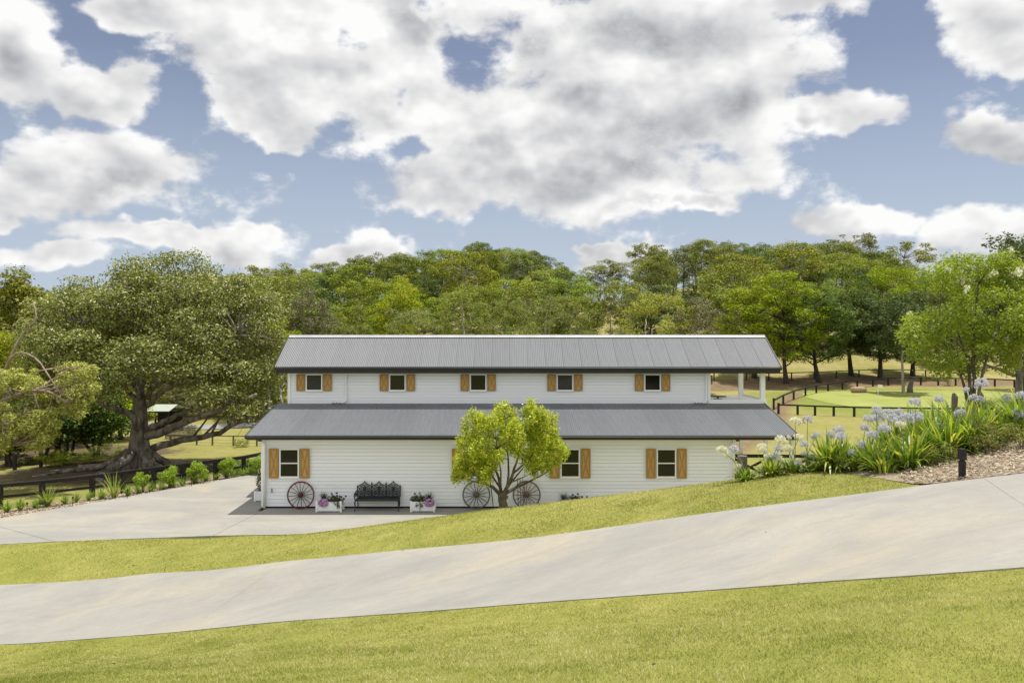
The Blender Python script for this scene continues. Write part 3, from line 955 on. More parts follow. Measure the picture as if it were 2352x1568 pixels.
def lower_pipe(x, s):
    y = Y0 - .06
    p = pipe('downpipe', [(x, LE_Y + .02, LE_Z - .13), (x, LE_Y + .05, LE_Z - .22), (x, y - .07, LE_Z - .32), (x, y, LE_Z - .45), (x, y, 0.03)], .05)
    for zz in (2.0, .7):
        bpart('pipe_bracket', M_trim, lambda m: m.box(x - .065, x + .065, y - .03, y + .05, zz, zz + .03), p)
    bpart('gutter_outlet', M_gutter, lambda m: m.box(x - .06, x + .06, LE_Y - .04, LE_Y + .06, LE_Z - .22, LE_Z - .12), p)
lower_pipe(XL + .10, 1); lower_pipe(XR + .02, 1)
bpart('downpipe', M_trim, lambda m: m.tube([(XL - .06, Y0 + .2, 2.6), (XL - .06, Y0 + .2, .05)], .045, 8), smooth=True)


# windows and shutters
def xz_frame(m, x0, x1, z0, z1, y0, y1, t):
    m.box(x0, x0 + t, y0, y1, z0, z1); m.box(x1 - t, x1, y0, y1, z0, z1)
    m.box(x0 + t, x1 - t, y0, y1, z1 - t, z1); m.box(x0 + t, x1 - t, y0, y1, z0, z0 + t)


PROTO = {}
def shutter(x0, x1, z0, z1, y):
    """X-braced timber shutter: tongue boards, stiles, rails and two braces"""
    key = (round(x1 - x0, 3), round(z1 - z0, 3))
    w_, h_ = x1 - x0, z1 - z0
    s = thing('shutter', None, None, (x0, y, z0)); s.parent = house
    if key not in PROTO:
        t = 0.062
        P_ = {}
        P_['backing_board'] = MB().box(0.006, w_ - .006, -.012, 0, .006, h_ - .006).mesh('backing_board')
        P_['stile'] = MB().box(0, t, -.030, -.001, 0, h_).mesh('stile')
        P_['rail'] = MB().box(t, w_ - t, -.030, -.001, 0, t).mesh('rail')
        for nm, a, b in (('brace', (t, t), (w_ - t, h_ - t)), ('brace_b', (t, h_ - t), (w_ - t, t))):
            dy_ = -.018 if nm == 'brace' else -.0205
            P_[nm] = MB().beam((a[0] + .008, dy_, a[1] + (.02 if a[1] < b[1] else -.02)), (b[0] - .008, dy_, b[1] - (.02 if a[1] < b[1] else -.02)), .012, .042, (0, 0, 1) if False else (-(b[1] - a[1]), 0, (b[0] - a[0]))).mesh('brace')
        PROTO[key] = P_
    P_ = PROTO[key]; t = 0.062
    obj('backing_board', P_['backing_board'], M_wood, s)
    obj('stile', P_['stile'], M_wood_shade, s); obj('stile', P_['stile'], M_wood_shade, s, (w_ - t, 0, 0))
    obj('rail', P_['rail'], M_wood_shade, s); obj('rail', P_['rail'], M_wood_shade, s, (0, 0, h_ - t))
    obj('brace', P_['brace'], M_wood_shade, s); obj('brace', P_['brace_b'], M_wood_shade, s)


def window(xc, gw, z0, z1, y, sash, blind, stone=False):
    wd = thing('window', None, None, (xc, y, z0)); wd.parent = house
    h_ = z1 - z0
    hw = gw / 2 + .045
    bpart('frame', M_trim, lambda m: xz_frame(m, -hw, hw, 0, h_, -.042, .012, .045), wd)
    bpart('sill', M_trim, lambda m: m.box(-hw - .015, hw + .015, -.062, -.001, -.022, -.002), wd)
    if sash:
        zm = h_ * .495
        bpart('glass_pane', M_glass, lambda m: m.box(-hw + .046, hw - .046, -.024, -.018, zm + .022, h_ - .046), wd)
        bpart('glass_pane', M_glass, lambda m: m.box(-hw + .046, hw - .046, -.016, -.010, .046, zm - .022), wd)
        bpart('meeting_rail', M_trim, lambda m: m.box(-hw + .046, hw - .046, -.034, -.004, zm - .02, zm + .02), wd)
        bpart('sash_latch', M_trim, lambda m: m.box(-.03, .03, -.042, -.0345, zm + .0, zm + .022), wd)
    else:
        bpart('glass_pane', M_glass, lambda m: m.box(-hw + .046, hw - .046, -.020, -.014, .046, h_ - .046), wd)
    if blind:
        for k in range(int((h_ - .1) / .085)):
            bpart('blind_slat', M_blind, lambda m: m.box(-hw + .06, hw - .06, -.0225, -.0205, .07 + k * .085, .07 + k * .085 + .05), wd)
    return wd


for i, xc in enumerate((-8.457, -4.898, -1.446, 2.262, 6.004)):
    window(xc, .615, 4.29, 5.005, Y1 - .002, False, i in (0, 3))
    for s in (-1, 1):
        xa = xc + s * (.615 / 2 + .05 + .035 + .1815) - .1815
        shutter(xa, xa + .363, 4.295, 5.0, Y1 - .02)
for xc in (-8.527, -1.526, 2.226, 5.907):
    window(xc, .655, 1.20, 2.30, Y0 - .002, True, False)
    for s in (-1, 1):
        xa = xc + s * (.655 / 2 + .05 + .035 + .1825) - .1825
        shutter(xa, xa + .365, 1.17, 2.305, Y0 - .02)

# small plant of the wall: tap, wall lantern, vents under the eave
tapo = bpart('garden_tap', M_brass, lambda m: (m.tube([(-9.19, Y0 + .03, .72), (-9.19, Y0 - .06, .72), (-9.19, Y0 - .11, .70), (-9.19, Y0 - .12, .62)], .013, 8), m.lathe((-9.19, Y0 - .06, .735), [(.012, 0), (.012, .03), (.036, .032), (.036, .042)], 8), m.tube([(-9.19, Y0 - .02, .72), (-9.13, Y0 - .06, .60)], .009, 6)))
lan = bpart('wall_lantern', M_gutter, lambda m: (m.box(XR + .02, XR + .03, Y1 + .5, Y1 + .62, 4.55, 4.95), xz_frame(m, XR + .06, XR + .24, 4.55, 4.9, Y1 + .5, Y1 + .52, .02), xz_frame(m, XR + .06, XR + .24, 4.55, 4.9, Y1 + .62, Y1 + .64, .02), m.box(XR + .03, XR + .25, Y1 + .49, Y1 + .65, 4.901, 4.93)))
# upper balcony
bpart('balcony_floor', M_trim, lambda m: m.box(XR + .02, XE + .12, Y1 - .01, Y2 + .01, 3.70, 3.86))
bpart('balcony_floor_edge', M_trim, lambda m: m.box(XR + .0, XE + .14, Y1 - .05, Y1 - .012, 3.72, 3.93))
bpart('balcony_floor_edge', M_trim, lambda m: m.box(XE + .121, XE + .15, Y1 - .01, Y2, 3.72, 3.93))
for y in (Y1 + .08, Y2 - .08):
    bpart('balcony_post', M_trim, lambda m: m.box(XE - .11, XE + .08, y - .09, y + .09, 3.861, 5.25))
bpart('balcony_beam', M_trim, lambda m: (m.box(XR, XE + .08, Y1 + .02, Y1 + .10, 5.10, 5.2), m.box(XR, XE + .08, Y2 - .10, Y2 - .02, 5.10, 5.2)))
bpart('balcony_ceiling', M_trim, lambda m: m.box(XR, XRR - .1, Y1 - .0, Y2, 5.20, 5.215))
# ground floor verandah posts
for y in (30.3, 33.4, 37.0, 40.5):
    bpart('verandah_post', M_trim, lambda m: m.box(XE - .18, XE - .04, y - .07, y + .07, -.05, 2.86 + .2145 * max(0, min(y, 71.5 - y) - 30.0) - .12))

# dark round table standing on the balcony
t_ = thing('balcony_table', 'dark round table on the upper balcony', 'table', (9.05, 35.0, 3.861))
bpart('table_top', M_gutter, lambda m: m.lathe((0, 0, .0), [(.0, .11), (.36, .11), (.38, .13), (.36, .15), (.0, .15)], 20), t_, True)
bpart('pedestal', M_gutter, lambda m: m.lathe((0, 0, 0), [(.2, 0), (.2, .02), (.04, .04), (.04, .109)], 12), t_)

# ------------------------------------------------------------------ bench, wheels, planters
by0 = Y0 - .42
bench = thing('garden_bench', 'black ornate cast iron bench with three arched back panels against the white wall', 'bench', (-5.09, by0, 0.02))
BW = 1.70
def arch_panel(m, xc, w_, z0, zt):
    """one arched back panel: ogee outline, radial fan, inner arch and scrolls"""
    th = np.linspace(0, np.pi, 19); hw = w_ / 2
    yb = lambda z: .33 + .10 * (z - .42)
    spring = zt - .23
    out = [(xc - hw, yb(z0), z0), (xc - hw, yb(spring), spring)] + [(xc - hw * np.cos(t), yb(spring + .19 * np.sin(t)), spring + .17 * np.sin(t) ** .8 + .045 * (np.sin(t) > .95)) for t in th] + [(xc + hw, yb(spring), spring), (xc + hw, yb(z0), z0)]
    m.tube(out, .017, 6)
    for k, rr in enumerate((.20, .12)):
        m.tube([(xc - rr * np.cos(t), yb(spring), spring - .05 + rr * .95 * np.sin(t)) for t in th], .012, 5)
    for t in np.linspace(.12, np.pi - .12, 13):
        m.tube([(xc - .12 * np.cos(t), yb(spring), spring - .05 + .115 * np.sin(t)), (xc - .20 * np.cos(t), yb(spring), spring - .05 + .19 * np.sin(t))], .0085, 4)
    for t in np.linspace(.3, np.pi - .3, 6):
        m.ring((xc - .235 * np.cos(t), yb(spring), spring - .04 + .20 * np.sin(t)), .022, (.008, .008), 1, 10, 5)
    # filled leaf work below the fan
    m.lathe((xc, yb(spring) + .004, spring - .02), [(.0, 0), (.075, 0), (.075, .012), (.0, .012)], 12, 'y')
    for i in range(5):
        for j in range(4):
            xx = xc + (i - 2) * w_ * .19; zz = z0 + .05 + j * (spring - z0 - .1) / 3.6
            m.ring((xx, yb(zz), zz), .033 + .008 * ((i + j) % 2), (.012, .01), 1, 9, 5)
    for sx in (-1, 1):
        m.tube([(xc + sx * .20, yb(z0), z0), (xc + sx * .11, yb(z0 + .15), z0 + .15), (xc + sx * .2, yb(spring), spring - .04)], .014, 5)
    m.tube([(xc, yb(z0), z0), (xc, yb(spring), spring)], .016, 5)
    m.tube([(xc - hw, yb(z0), z0), (xc + hw, yb(z0), z0)], .017, 6)
    # finial
    zt2 = spring + .21
    m.lathe((xc, yb(zt2), zt2 - .01), [(.03, 0), (.042, .018), (.022, .04), (.03, .052), (.004, .085)], 8)
for k, xc in enumerate((-.545, 0, .545)):
    bpart('back_panel', M_iron, lambda m: arch_panel(m, xc, .53, .47, 1.0), bench)
for xc in (-.2725, .2725):
    bpart('finial', M_iron, lambda m: (m.tube([(xc, .37, .72), (xc, .38, .9)], .018, 6), m.lathe((xc, .385, .9), [(.02, 0), (.045, .03), (.015, .06), (.03, .075), (.004, .105)], 8)), bench)
bpart('seat', M_iron, lambda m: (m.box(-.80, .80, -.12, .34, .425, .45), m.tube([(-.82, -.12, .43), (.82, -.12, .43)], .024, 8), [m.tube([(x, -.10, .456), (x, .32, .456)], .008, 4) for x in np.linspace(-.76, .76, 26)]), bench)
for s in (-1, 1):
    bpart('armrest', M_iron, lambda m: (m.tube([(s * .82, .36, .70), (s * .83, .22, .69), (s * .84, .02, .66), (s * .845, -.10, .62), (s * .84, -.14, .56), (s * .83, -.12, .44)], [.02, .024, .026, .028, .024, .02], 7), m.ring((s * .83, .10, .56), .07, (.012, .012), 0, 12, 5), m.ring((s * .83, .24, .57), .05, (.012, .012), 0, 12, 5), m.tube([(s * .825, .34, .45), (s * .825, .38, .86), (s * .815, .385, .88)], .02, 6)), bench)
    bpart('leg', M_iron, lambda m: m.tube([(s * .80, -.10, .43), (s * .825, -.14, .30), (s * .80, -.11, .15), (s * .825, -.15, .02), (s * .83, -.19, .005)], [.032, .028, .02, .022, .014], 7), bench)
    bpart('leg', M_iron, lambda m: m.tube([(s * .79, .32, .43), (s * .80, .33, .25), (s * .79, .35, .1), (s * .81, .39, .005)], [.03, .024, .02, .02], 7), bench)
bpart('apron', M_iron, lambda m: (m.box(-.79, .79, -.125, -.108, .375, .412), m.box(-.79, .79, .32, .335, .375, .412)), bench)


def wheel(x, r, mats, label, lean=.10, nsp=16, rot=0.0):
    """wooden wagon wheel leaning against the wall"""
    y = Y0 - .075 - .04
    wobj = thing('wagon_wheel', label, 'wagon wheel', (x, y - lean * r * 1.0, 0.022), 0, 'wagon wheels leaning on the barn wall')
    rim_m, hub_m, sp_m = mats
    up = Vector((0, math.sin(lean), math.cos(lean)))
    def tilt(m):
        M = Matrix.Rotation(-lean, 3, 'X'); A = np.array(M)
        m.v = [(v + [0, 0, r]) @ A.T for v in m.v]
    def part(name, mat, fn, smooth=True):
        mb = MB(); fn(mb); tilt(mb)
        return mb.build(name, mat, wobj, smooth)
    part('rim', sp_m if rim_m is M_dark_wood else rim_m, lambda m: m.ring((0, 0, 0), r - .033, (.022, .026), 1, 56, 8))
    part('tyre', M_gutter if rim_m is not M_red_wood else rim_m, lambda m: m.ring((0, 0, 0), r - .006, (.006, .024), 1, 56, 6))
    part('hub', hub_m, lambda m: m.lathe((0, 0, 0), [(.0, -.13), (.036, -.13), (.05, -.12), (.052, -.06), (.078, -.04), (.078, .04), (.052, .06), (.04, .09), (0, .09)], 16, 'y'))
    part('hub_cap', M_gutter, lambda m: m.lathe((0, 0, 0), [(.0, -.16), (.026, -.155), (.03, -.1305)], 12, 'y'))
    for k in range(nsp):
        a = rot + 2 * np.pi * k / nsp
        c, s_ = math.cos(a), math.sin(a)
        part('spoke', sp_m, lambda m: m.tube([(c * .07, 0, s_ * .07), (c * .2, 0, s_ * .2), (c * (r - .045), 0, s_ * (r - .045))], [.019, .017, .012], 6))
    return wobj
wheel(-8.06, .525, (M_red_wood, M_red_wood, M_dark_wood), 'red rimmed wagon wheel leaning under the lower window beside the tap', rot=.10)
wheel(-1.36, .535, (M_dark_wood, M_dark_wood, M_dark_wood), 'dark grey wagon wheel leaning between a flower box and the lemon tree', rot=.19)
wheel(.56, .535, (M_brown_wood, M_brown_wood, M_brown_wood), 'brown wagon wheel leaning on the wall just beyond the lemon tree trunk', rot=.0)

M_spiky = leafmat('spiky_leaf', (0.06, 0.10, 0.035), (0.13, 0.19, 0.07), 0.3)
M_fol = leafmat('trailing_leaf', (0.04, 0.065, 0.02), (0.10, 0.14, 0.04), 0.3, c3=(0.12, 0.06, 0.03))
M_purple = leafmat('purple_petal', (0.42, 0.16, 0.50), (0.62, 0.36, 0.66), 0.3, c3=(0.75, 0.6, 0.75), tcol=1.0)
M_maroon = leafmat('maroon_petal', (0.10, 0.010, 0.035), (0.20, 0.02, 0.06), 0.2, tcol=1.0)


def strap_leaves(r, n, L, wd, spread=(0.2, 1.2), arch=1.0, seg=5, base=.04, upright=0.0):
    """arching strap leaves from one crown, vectorised"""
    az = r.uniform(0, 2 * np.pi, n)
    out = r.uniform(*spread, n); L_ = L * r.uniform(.6, 1.1, n); w_ = wd * r.uniform(.7, 1.15, n)
    t = np.linspace(0, 1, seg + 1)
    elev0 = np.pi / 2 - out * .55
    bend = arch * out * r.uniform(.7, 1.25, n)
    el = elev0[:, None] - bend[:, None] * t[None, :] ** 1.3 * 1.3
    ds = (L_ / seg)[:, None]
    hx = np.concatenate([np.zeros((n, 1)), np.cumsum(np.cos(el[:, :-1]) * ds, 1)], 1) + r.uniform(0, base, n)[:, None]
    hz = np.concatenate([np.zeros((n, 1)), np.cumsum(np.sin(el[:, :-1]) * ds, 1)], 1)
    px = hx * np.cos(az)[:, None]; py = hx * np.sin(az)[:, None]
    prof = np.interp(t, [0, .25, .6, 1], [.75, 1, .85, .04])
    sx = -np.sin(az)[:, None] * w_[:, None] * prof; sy = np.cos(az)[:, None] * w_[:, None] * prof
    a = np.stack([px - sx, py - sy, hz], -1); b = np.stack([px + sx, py + sy, hz], -1)
    v = np.stack([a, b], 2).reshape(n, -1, 3)
    k = np.arange(seg) * 2
    q = np.stack([k, k + 1, k + 3, k + 2], -1)
    return v.reshape(-1, 3), (q[None] + (np.arange(n) * (seg + 1) * 2)[:, None, None]).reshape(-1, 4)


def leaf_quads(c, nrm, s, asp, r):
    """diamond leaves at c with normals nrm"""
    n = len(c)
    nrm = nrm / np.maximum(np.linalg.norm(nrm, axis=1, keepdims=True), 1e-9)
    rv = r.normal(size=(n, 3)); t = np.cross(nrm, rv); t /= np.maximum(np.linalg.norm(t, axis=1, keepdims=True), 1e-9)
    b = np.cross(nrm, t)
    s = np.broadcast_to(s, (n,))[:, None]
    v = np.stack([c - t * s / 2, c + b * s * asp / 2 + nrm * s * .06, c + t * s / 2, c - b * s * asp / 2 + nrm * s * .06], 1)
    return v.reshape(-1, 3), np.arange(4 * n).reshape(n, 4)


def ball_pts(r, n, c, rad, shell=.5):
    d = r.normal(size=(n, 3)); d /= np.linalg.norm(d, axis=1, keepdims=True)
    rr = (shell + (1 - shell) * r.uniform(0, 1, n) ** .6)[:, None]
    return np.asarray(c) + d * rr * np.asarray(rad), d


def planter_box(x, y, wd, dp, h_, label, flip=1, z=.02):
    p = thing('planter_box', label, 'planter box', (x, y, z), 0, 'white timber planter boxes along the wall')
    hw, hd = wd / 2, dp / 2
    for sx in (-1, 1):
        for sy in (-1, 1):
            bpart('corner_post', M_trim, lambda m: m.box(sx * hw - .035, sx * hw + .035, sy * hd - .035, sy * hd + .035, 0, h_), p)
        bpart('side_panel', M_white, lambda m: m.box(sx * (hw - .005) - .01, sx * (hw - .005) + .01, -hd + .036, hd - .036, .04, h_ - .02), p)
        bpart('long_panel', M_white, lambda m: (m.box(-hw + .036, hw - .036, sx * hd - .012, sx * hd + .012, .04, h_ - .02), [m.box(-hw + .036, hw - .036, sx * hd - .016, sx * hd + .016, zz, zz + .012) for zz in (.03, h_ - .03)], [m.box(xx - .006, xx + .006, sx * hd - .016, sx * hd + .016, .0425, h_ - .031) for xx in np.linspace(-hw + .15, hw - .15, 6)]), p)
    bpart('soil', M_soil, lambda m: m.box(-hw + .02, hw - .02, -hd + .02, hd - .02, h_ - .08, h_ - .05), p)
    return p


def flower_set(x, y, wd, h_, which, flip, low=False):
    r = np.random.default_rng(int(abs(x) * 100) + 3)
    z = h_ - .03
    # spiky grass
    g = thing('ornamental_grass', f'spiky grass tuft in the {which}', 'grass plant', (x - flip * wd * .26, y, z), 0, 'spiky grass tufts in the planter boxes')
    v, q = strap_leaves(r, 150, .42, .006, (.1, 1.3), .8)
    MB().addq(v, q).build('blades', M_spiky, g)
    # purple petunia spilling over the front
    pet = thing('petunia', f'purple petunias spilling from the {which}', 'flowering plant', (x - flip * wd * (.22 if flip > 0 else .30), y - .16, z), 0, 'purple petunias in the planter boxes')
    c, d = ball_pts(r, 120, (0, -.08, -.03), (.20, .12, .15), .4)
    v, q = leaf_quads(c, d + r.normal(0, .4, d.shape), .06, .5, r)
    MB().addq(v, q).build('leaves', M_fol, pet)
    c, d = ball_pts(r, 230, (0, -.12, .0), (.20, .13, .15), .8)
    k = d[:, 1] < .4
    v, q = leaf_quads(c[k], d[k] + [0, -.6, .3] + r.normal(0, .3, d[k].shape), .055, .95, r)
    MB().addq(v, q).build('flowers', M_purple, pet)
    # dark geranium with trailing stems
    ger = thing('geranium', f'dark red geranium in the {which}', 'flowering plant', (x + flip * wd * .22, y - .05, z), 0, 'dark red geraniums in the planter boxes')
    m_ = MB()
    c, d = ball_pts(r, 620, (0, -.04, .09), (.34, .20, .18), .3)
    v, q = leaf_quads(c, d + [0, -.2, .5] + r.normal(0, .5, d.shape), .06, .6, r); m_.addq(v, q)
    for k in range(6):
        xx = r.uniform(-.05, .42); L_ = r.uniform(.10, .28)
        n = int(L_ * 110)
        t = r.uniform(0, 1, n)[:, None]
        c = np.array([xx, -.21, .02]) + t * np.array([.03 * flip, -.06, -L_]) + r.normal(0, .025, (n, 3))
        v, q = leaf_quads(c, r.normal(size=(n, 3)) + [0, -1, .3], .05, .55, r); m_.addq(v, q)
    m_.build('leaves', M_fol, ger)
    m2 = MB()
    for cx, cz in ((-.12, .30), (.07, .33), (.24, .20), (.36, .12), (-.02, .2), (.42, .22), (.15, .12)):
        c, d = ball_pts(r, 34, (cx, -.08 + r.uniform(-.05, .05), cz), (.045, .045, .035), .6)
        v, q = leaf_quads(c, d + r.normal(0, .3, d.shape), .035, .9, r); m2.addq(v, q)
        m2.tube([(cx * .7, -.02, .0), (cx, -.06, cz)], .004, 4)
    m2.build('flowers', M_maroon, ger)


PB = [(-6.87, 29.98 + .10, .90, .46, .40, 'planter box between the red wheel and the bench', 1),
      (-3.35, 29.98 + .10, .86, .46, .40, 'planter box between the bench and the dark wheel', -1),
      (2.20, 30.08, .90, .46, .38, 'planter box partly hidden by the lawn crest', 1)]
for x, y, wd, dp, h_, which, fl in PB:
    planter_box(x, y, wd, dp, h_, 'white timber ' + which, fl)
    flower_set(x, y, wd, h_, which, fl)
# planter at the corner of the barn, end on
p4 = planter_box(-10.05, 32.2, .42, .8, .42, 'white timber planter box around the corner beside the downpipe')
r_ = np.random.default_rng(5)
bush = thing('flowering_bush', 'dark bushy plant with pale flowers in the corner planter box', 'flowering plant', (-10.05, 32.2, .40))
c, d = ball_pts(r_, 700, (0, 0, .36), (.30, .42, .40), .5)
v, q = leaf_quads(c, d + r_.normal(0, .6, d.shape), .065, .6, r_)
MB().addq(v, q).build('leaves', M_fol, bush)
c, d = ball_pts(r_, 110, (0, 0, .40), (.32, .44, .40), .9)
v, q = leaf_quads(c, d + r_.normal(0, .3, d.shape), .045, .9, r_)
MB().addq(v, q).build('flowers', leafmat('pale_petal', (.55, .45, .5), (.75, .68, .7), .3, tcol=1.0), bush)

# thin iron garden stakes by the lemon tree
for (xa, ya, xb, yb_, zt, lab) in ((-.62, 28.6, -.78, 28.7, 1.32, 'thin black iron stake leaning beside the lemon tree on its dark wheel side'), (.24, 29.4, .20, 29.5, 1.35, 'thin black iron rod nearest the lemon tree trunk'), (.33, 29.4, .30, 29.6, 1.30, 'thin black iron rod, second out from the lemon tree trunk'), (.42, 29.5, .40, 29.6, 1.36, 'thin black iron rod, third out from the lemon tree trunk'), (.49, 29.4, .46, 29.6, 1.2, 'thin black iron rod closest to the brown wheel')):
    tag(MB().tube([(xa, ya, -.05), ((xa + xb) / 2 + .005, (ya + yb_) / 2, zt * .5), (xb, yb_, zt)], .011 if xa > 0 else .017, 6).build('garden_stake', M_black), lab, 'stake', 'iron stakes by the lemon tree')

# ------------------------------------------------------------------ trees
def bark(name, c1, c2, sc=6.0, bump=0.6):
    return pmat(name, c1, c2, sc, 0.9, 6.0, bump, sc * 2.5, 0.15, stretch=(1, 1, 0.35))
B_fig = bark('fig_bark', (0.07, 0.058, 0.048), (0.36, 0.32, 0.27), 3.2, 1.0)
B_pale = bark('pale_gum_bark', (0.26, 0.225, 0.185), (0.44, 0.40, 0.34), 3.0, 0.3)
B_tan = bark('tan_bark', (0.20, 0.15, 0.11), (0.36, 0.29, 0.23), 4.0, 0.4)
B_grey = bark('grey_bark', (0.11, 0.095, 0.08), (0.23, 0.20, 0.17), 5.0)
B_dark = bark('dark_bark', (0.035, 0.028, 0.023), (0.085, 0.070, 0.058), 5.0)
B_lemon = bark('lemon_bark', (0.075, 0.062, 0.045), (0.20, 0.17, 0.13), 14.0)

L_gum = leafmat('gum_leaf', (0.066, 0.086, 0.013), (0.280, 0.319, 0.046), 0.20, ovar=1.0)
L_gum2 = leafmat('olive_gum_leaf', (0.096, 0.108, 0.018), (0.350, 0.371, 0.062), 0.20, ovar=0.9)
L_dark = leafmat('dark_leaf', (0.033, 0.056, 0.014), (0.156, 0.217, 0.050), 0.20, ovar=0.8)
L_green = leafmat('mid_green_leaf', (0.090, 0.122, 0.012), (0.365, 0.432, 0.045), 0.25, ovar=0.7)
L_lime = leafmat('lime_leaf', (0.130, 0.163, 0.014), (0.510, 0.535, 0.054), 0.32, ovar=0.5)
L_pale = leafmat('pale_green_leaf', (0.075, 0.094, 0.023), (0.331, 0.375, 0.100), 0.28, ovar=0.4)
L_greyl = leafmat('grey_olive_leaf', (0.122, 0.114, 0.064), (0.232, 0.214, 0.122), 0.22, ovar=0.4)
L_yel = leafmat('yellow_green_leaf', (0.210, 0.230, 0.045), (0.709, 0.702, 0.182), 0.36, ovar=0.4)
L_fig = leafmat('fig_leaf', (0.069, 0.092, 0.021), (0.400, 0.418, 0.098), 0.22, 0.42, 0.45, c3=(0.346, 0.354, 0.111))
L_lemon = leafmat('lemon_leaf', (0.15, 0.23, 0.012), (0.68, 0.72, 0.05), 0.42, 0.34, 0.5, c3=(0.70, 0.64, 0.12))
L_myrtle = leafmat('myrtle_leaf', (0.142, 0.213, 0.017), (0.347, 0.411, 0.033), 0.42, 0.42, 0.4)
M_whitefl = leafmat('white_petal', (0.72, 0.70, 0.66), (0.85, 0.84, 0.80), 0.35, tcol=1.0)


def clump_leaves(mb, r, centers, rads, n, size, asp=.55, up=1.3, rnd=.5, shell=.5, flat=.75, under=.34):
    """leaf quads spread over clumps; fewer on the undersides"""
    centers = np.asarray(centers); rads = np.broadcast_to(np.asarray(rads, float), (len(centers),))
    w_ = rads ** 2; k = r.choice(len(centers), int(n * 1.35), p=w_ / w_.sum())
    d = r.normal(size=(len(k), 3)); d /= np.linalg.norm(d, axis=1, keepdims=True)
    keep = (d[:, 2] > -.15) | (r.uniform(0, 1, len(k)) < under)
    k = k[keep][:n]; d = d[keep][:n]
    rr = shell + (1 - shell) * r.uniform(0, 1, len(k)) ** .55
    lump = 1 + .22 * np.sin(d[:, 0] * 5 + k) * np.sin(d[:, 1] * 5 + k * 1.7) + .14 * np.sin(d[:, 2] * 9 + k * 2.3)
    c = centers[k] + d * (rr * lump * rads[k])[:, None] * [1, 1, flat]
    nrm = d * .6 + np.array([0, 0, up]) + r.normal(0, rnd, d.shape)
    v, q = leaf_quads(c, nrm, size * r.uniform(.6, 1.3, len(k)), asp, r)
    mb.addq(v, q)


def limb(mb, r, a, b, ra, rb, bow=.12, n=6, sides=6):
    a = np.asarray(a, float); b = np.asarray(b, float); L = np.linalg.norm(b - a)
    t = np.linspace(0, 1, n)[:, None]
    off = r.normal(0, bow * L, 3); off[2] = abs(off[2]) * .4
    wob = r.normal(0, .018 * L, (n, 3)); wob[0] = wob[-1] = 0
    p = a + (b - a) * t + off * (4 * t * (1 - t)) * .5 + wob
    mb.tube(p, np.linspace(ra, rb, n), sides)
    return p


def tree_meshes(seed, Hh, Rr, cb, ncl, cr, nleaf, lsize, tr, shape='round', forks=1, fill=.55, flat=.75, limbs=16, up=1.35, lean=.018):
    """trunk+limbs and crown of a free standing tree, base at the origin"""
    r = np.random.default_rng(seed)
    zc = (cb + Hh) / 2; hz = (Hh - cb) / 2
    C = []
    tries = 0
    while len(C) < ncl and tries < 6000:
        tries += 1
        d = r.normal(size=3); d /= np.linalg.norm(d)
        s = fill + (1 - fill) * r.uniform() ** .5
        zz = d[2] * s
        rad = Rr * (1.0 if shape == 'round' else (1.12 - .45 * zz if shape == 'cone' else 1.0 + .25 * zz))
        if shape == 'umbrella' and zz < -.35: continue
        rad *= (1 + .18 * math.sin(3 * math.atan2(d[1], d[0]) + seed))
        p = np.array([d[0] * s * rad, d[1] * s * rad, zc + zz * hz])  # clump centre
        sz = cr * r.uniform(.65, 1.25)
        if all(np.linalg.norm((p - c) / [1, 1, .8]) > .62 * (sz + s2) * .72 for c, s2 in C):
            C.append((p, sz))
    cen = np.array([c for c, _ in C]); rad = np.array([s for _, s in C])
    tm = MB()
    ln = r.normal(0, lean * Hh, 2)
    top = []
    for f in range(forks):
        o = np.zeros(3) if forks == 1 else np.array([r.normal(0, tr * 1.2), r.normal(0, tr * 1.2), 0])
        spread = np.array([r.normal(0, Rr * .22), r.normal(0, Rr * .22), 0]) if forks > 1 else np.zeros(3)
        z1 = cb + (Hh - cb) * .55
        pts = [o + [0, 0, -.25], o + [0, 0, .15], o + spread * .35 + [ln[0] * .3, ln[1] * .3, cb * .55], o + spread * .8 + [ln[0] * .6, ln[1] * .6, cb * 1.0 + .2], o + spread + [ln[0], ln[1], z1]]
        k = 1.0 if forks == 1 else .75
        tm.tube(pts, [tr * 1.7 * k, tr * 1.15 * k, tr * .9 * k, tr * .72 * k, tr * .25 * k], 9)
        top.append(np.array(pts))
    idx = np.argsort(-rad)[:limbs] if limbs < len(rad) else range(len(rad))
    for i in idx:
        pts = top[r.integers(len(top))]
        zt = min(max(cen[i][2] - r.uniform(.15, .45) * np.hypot(*cen[i][:2]) - .3, cb * .65), pts[-1][2])
        a = np.array([np.interp(zt, pts[:, 2], pts[:, j]) for j in range(3)])
        limb(tm, r, a, cen[i], tr * .34, tr * .08, .10, 5, 5)
    cm = MB()
    clump_leaves(cm, r, cen, rad, nleaf, lsize, flat=flat, up=up)
    return tm.mesh('trunk', True), cm.mesh('crown')


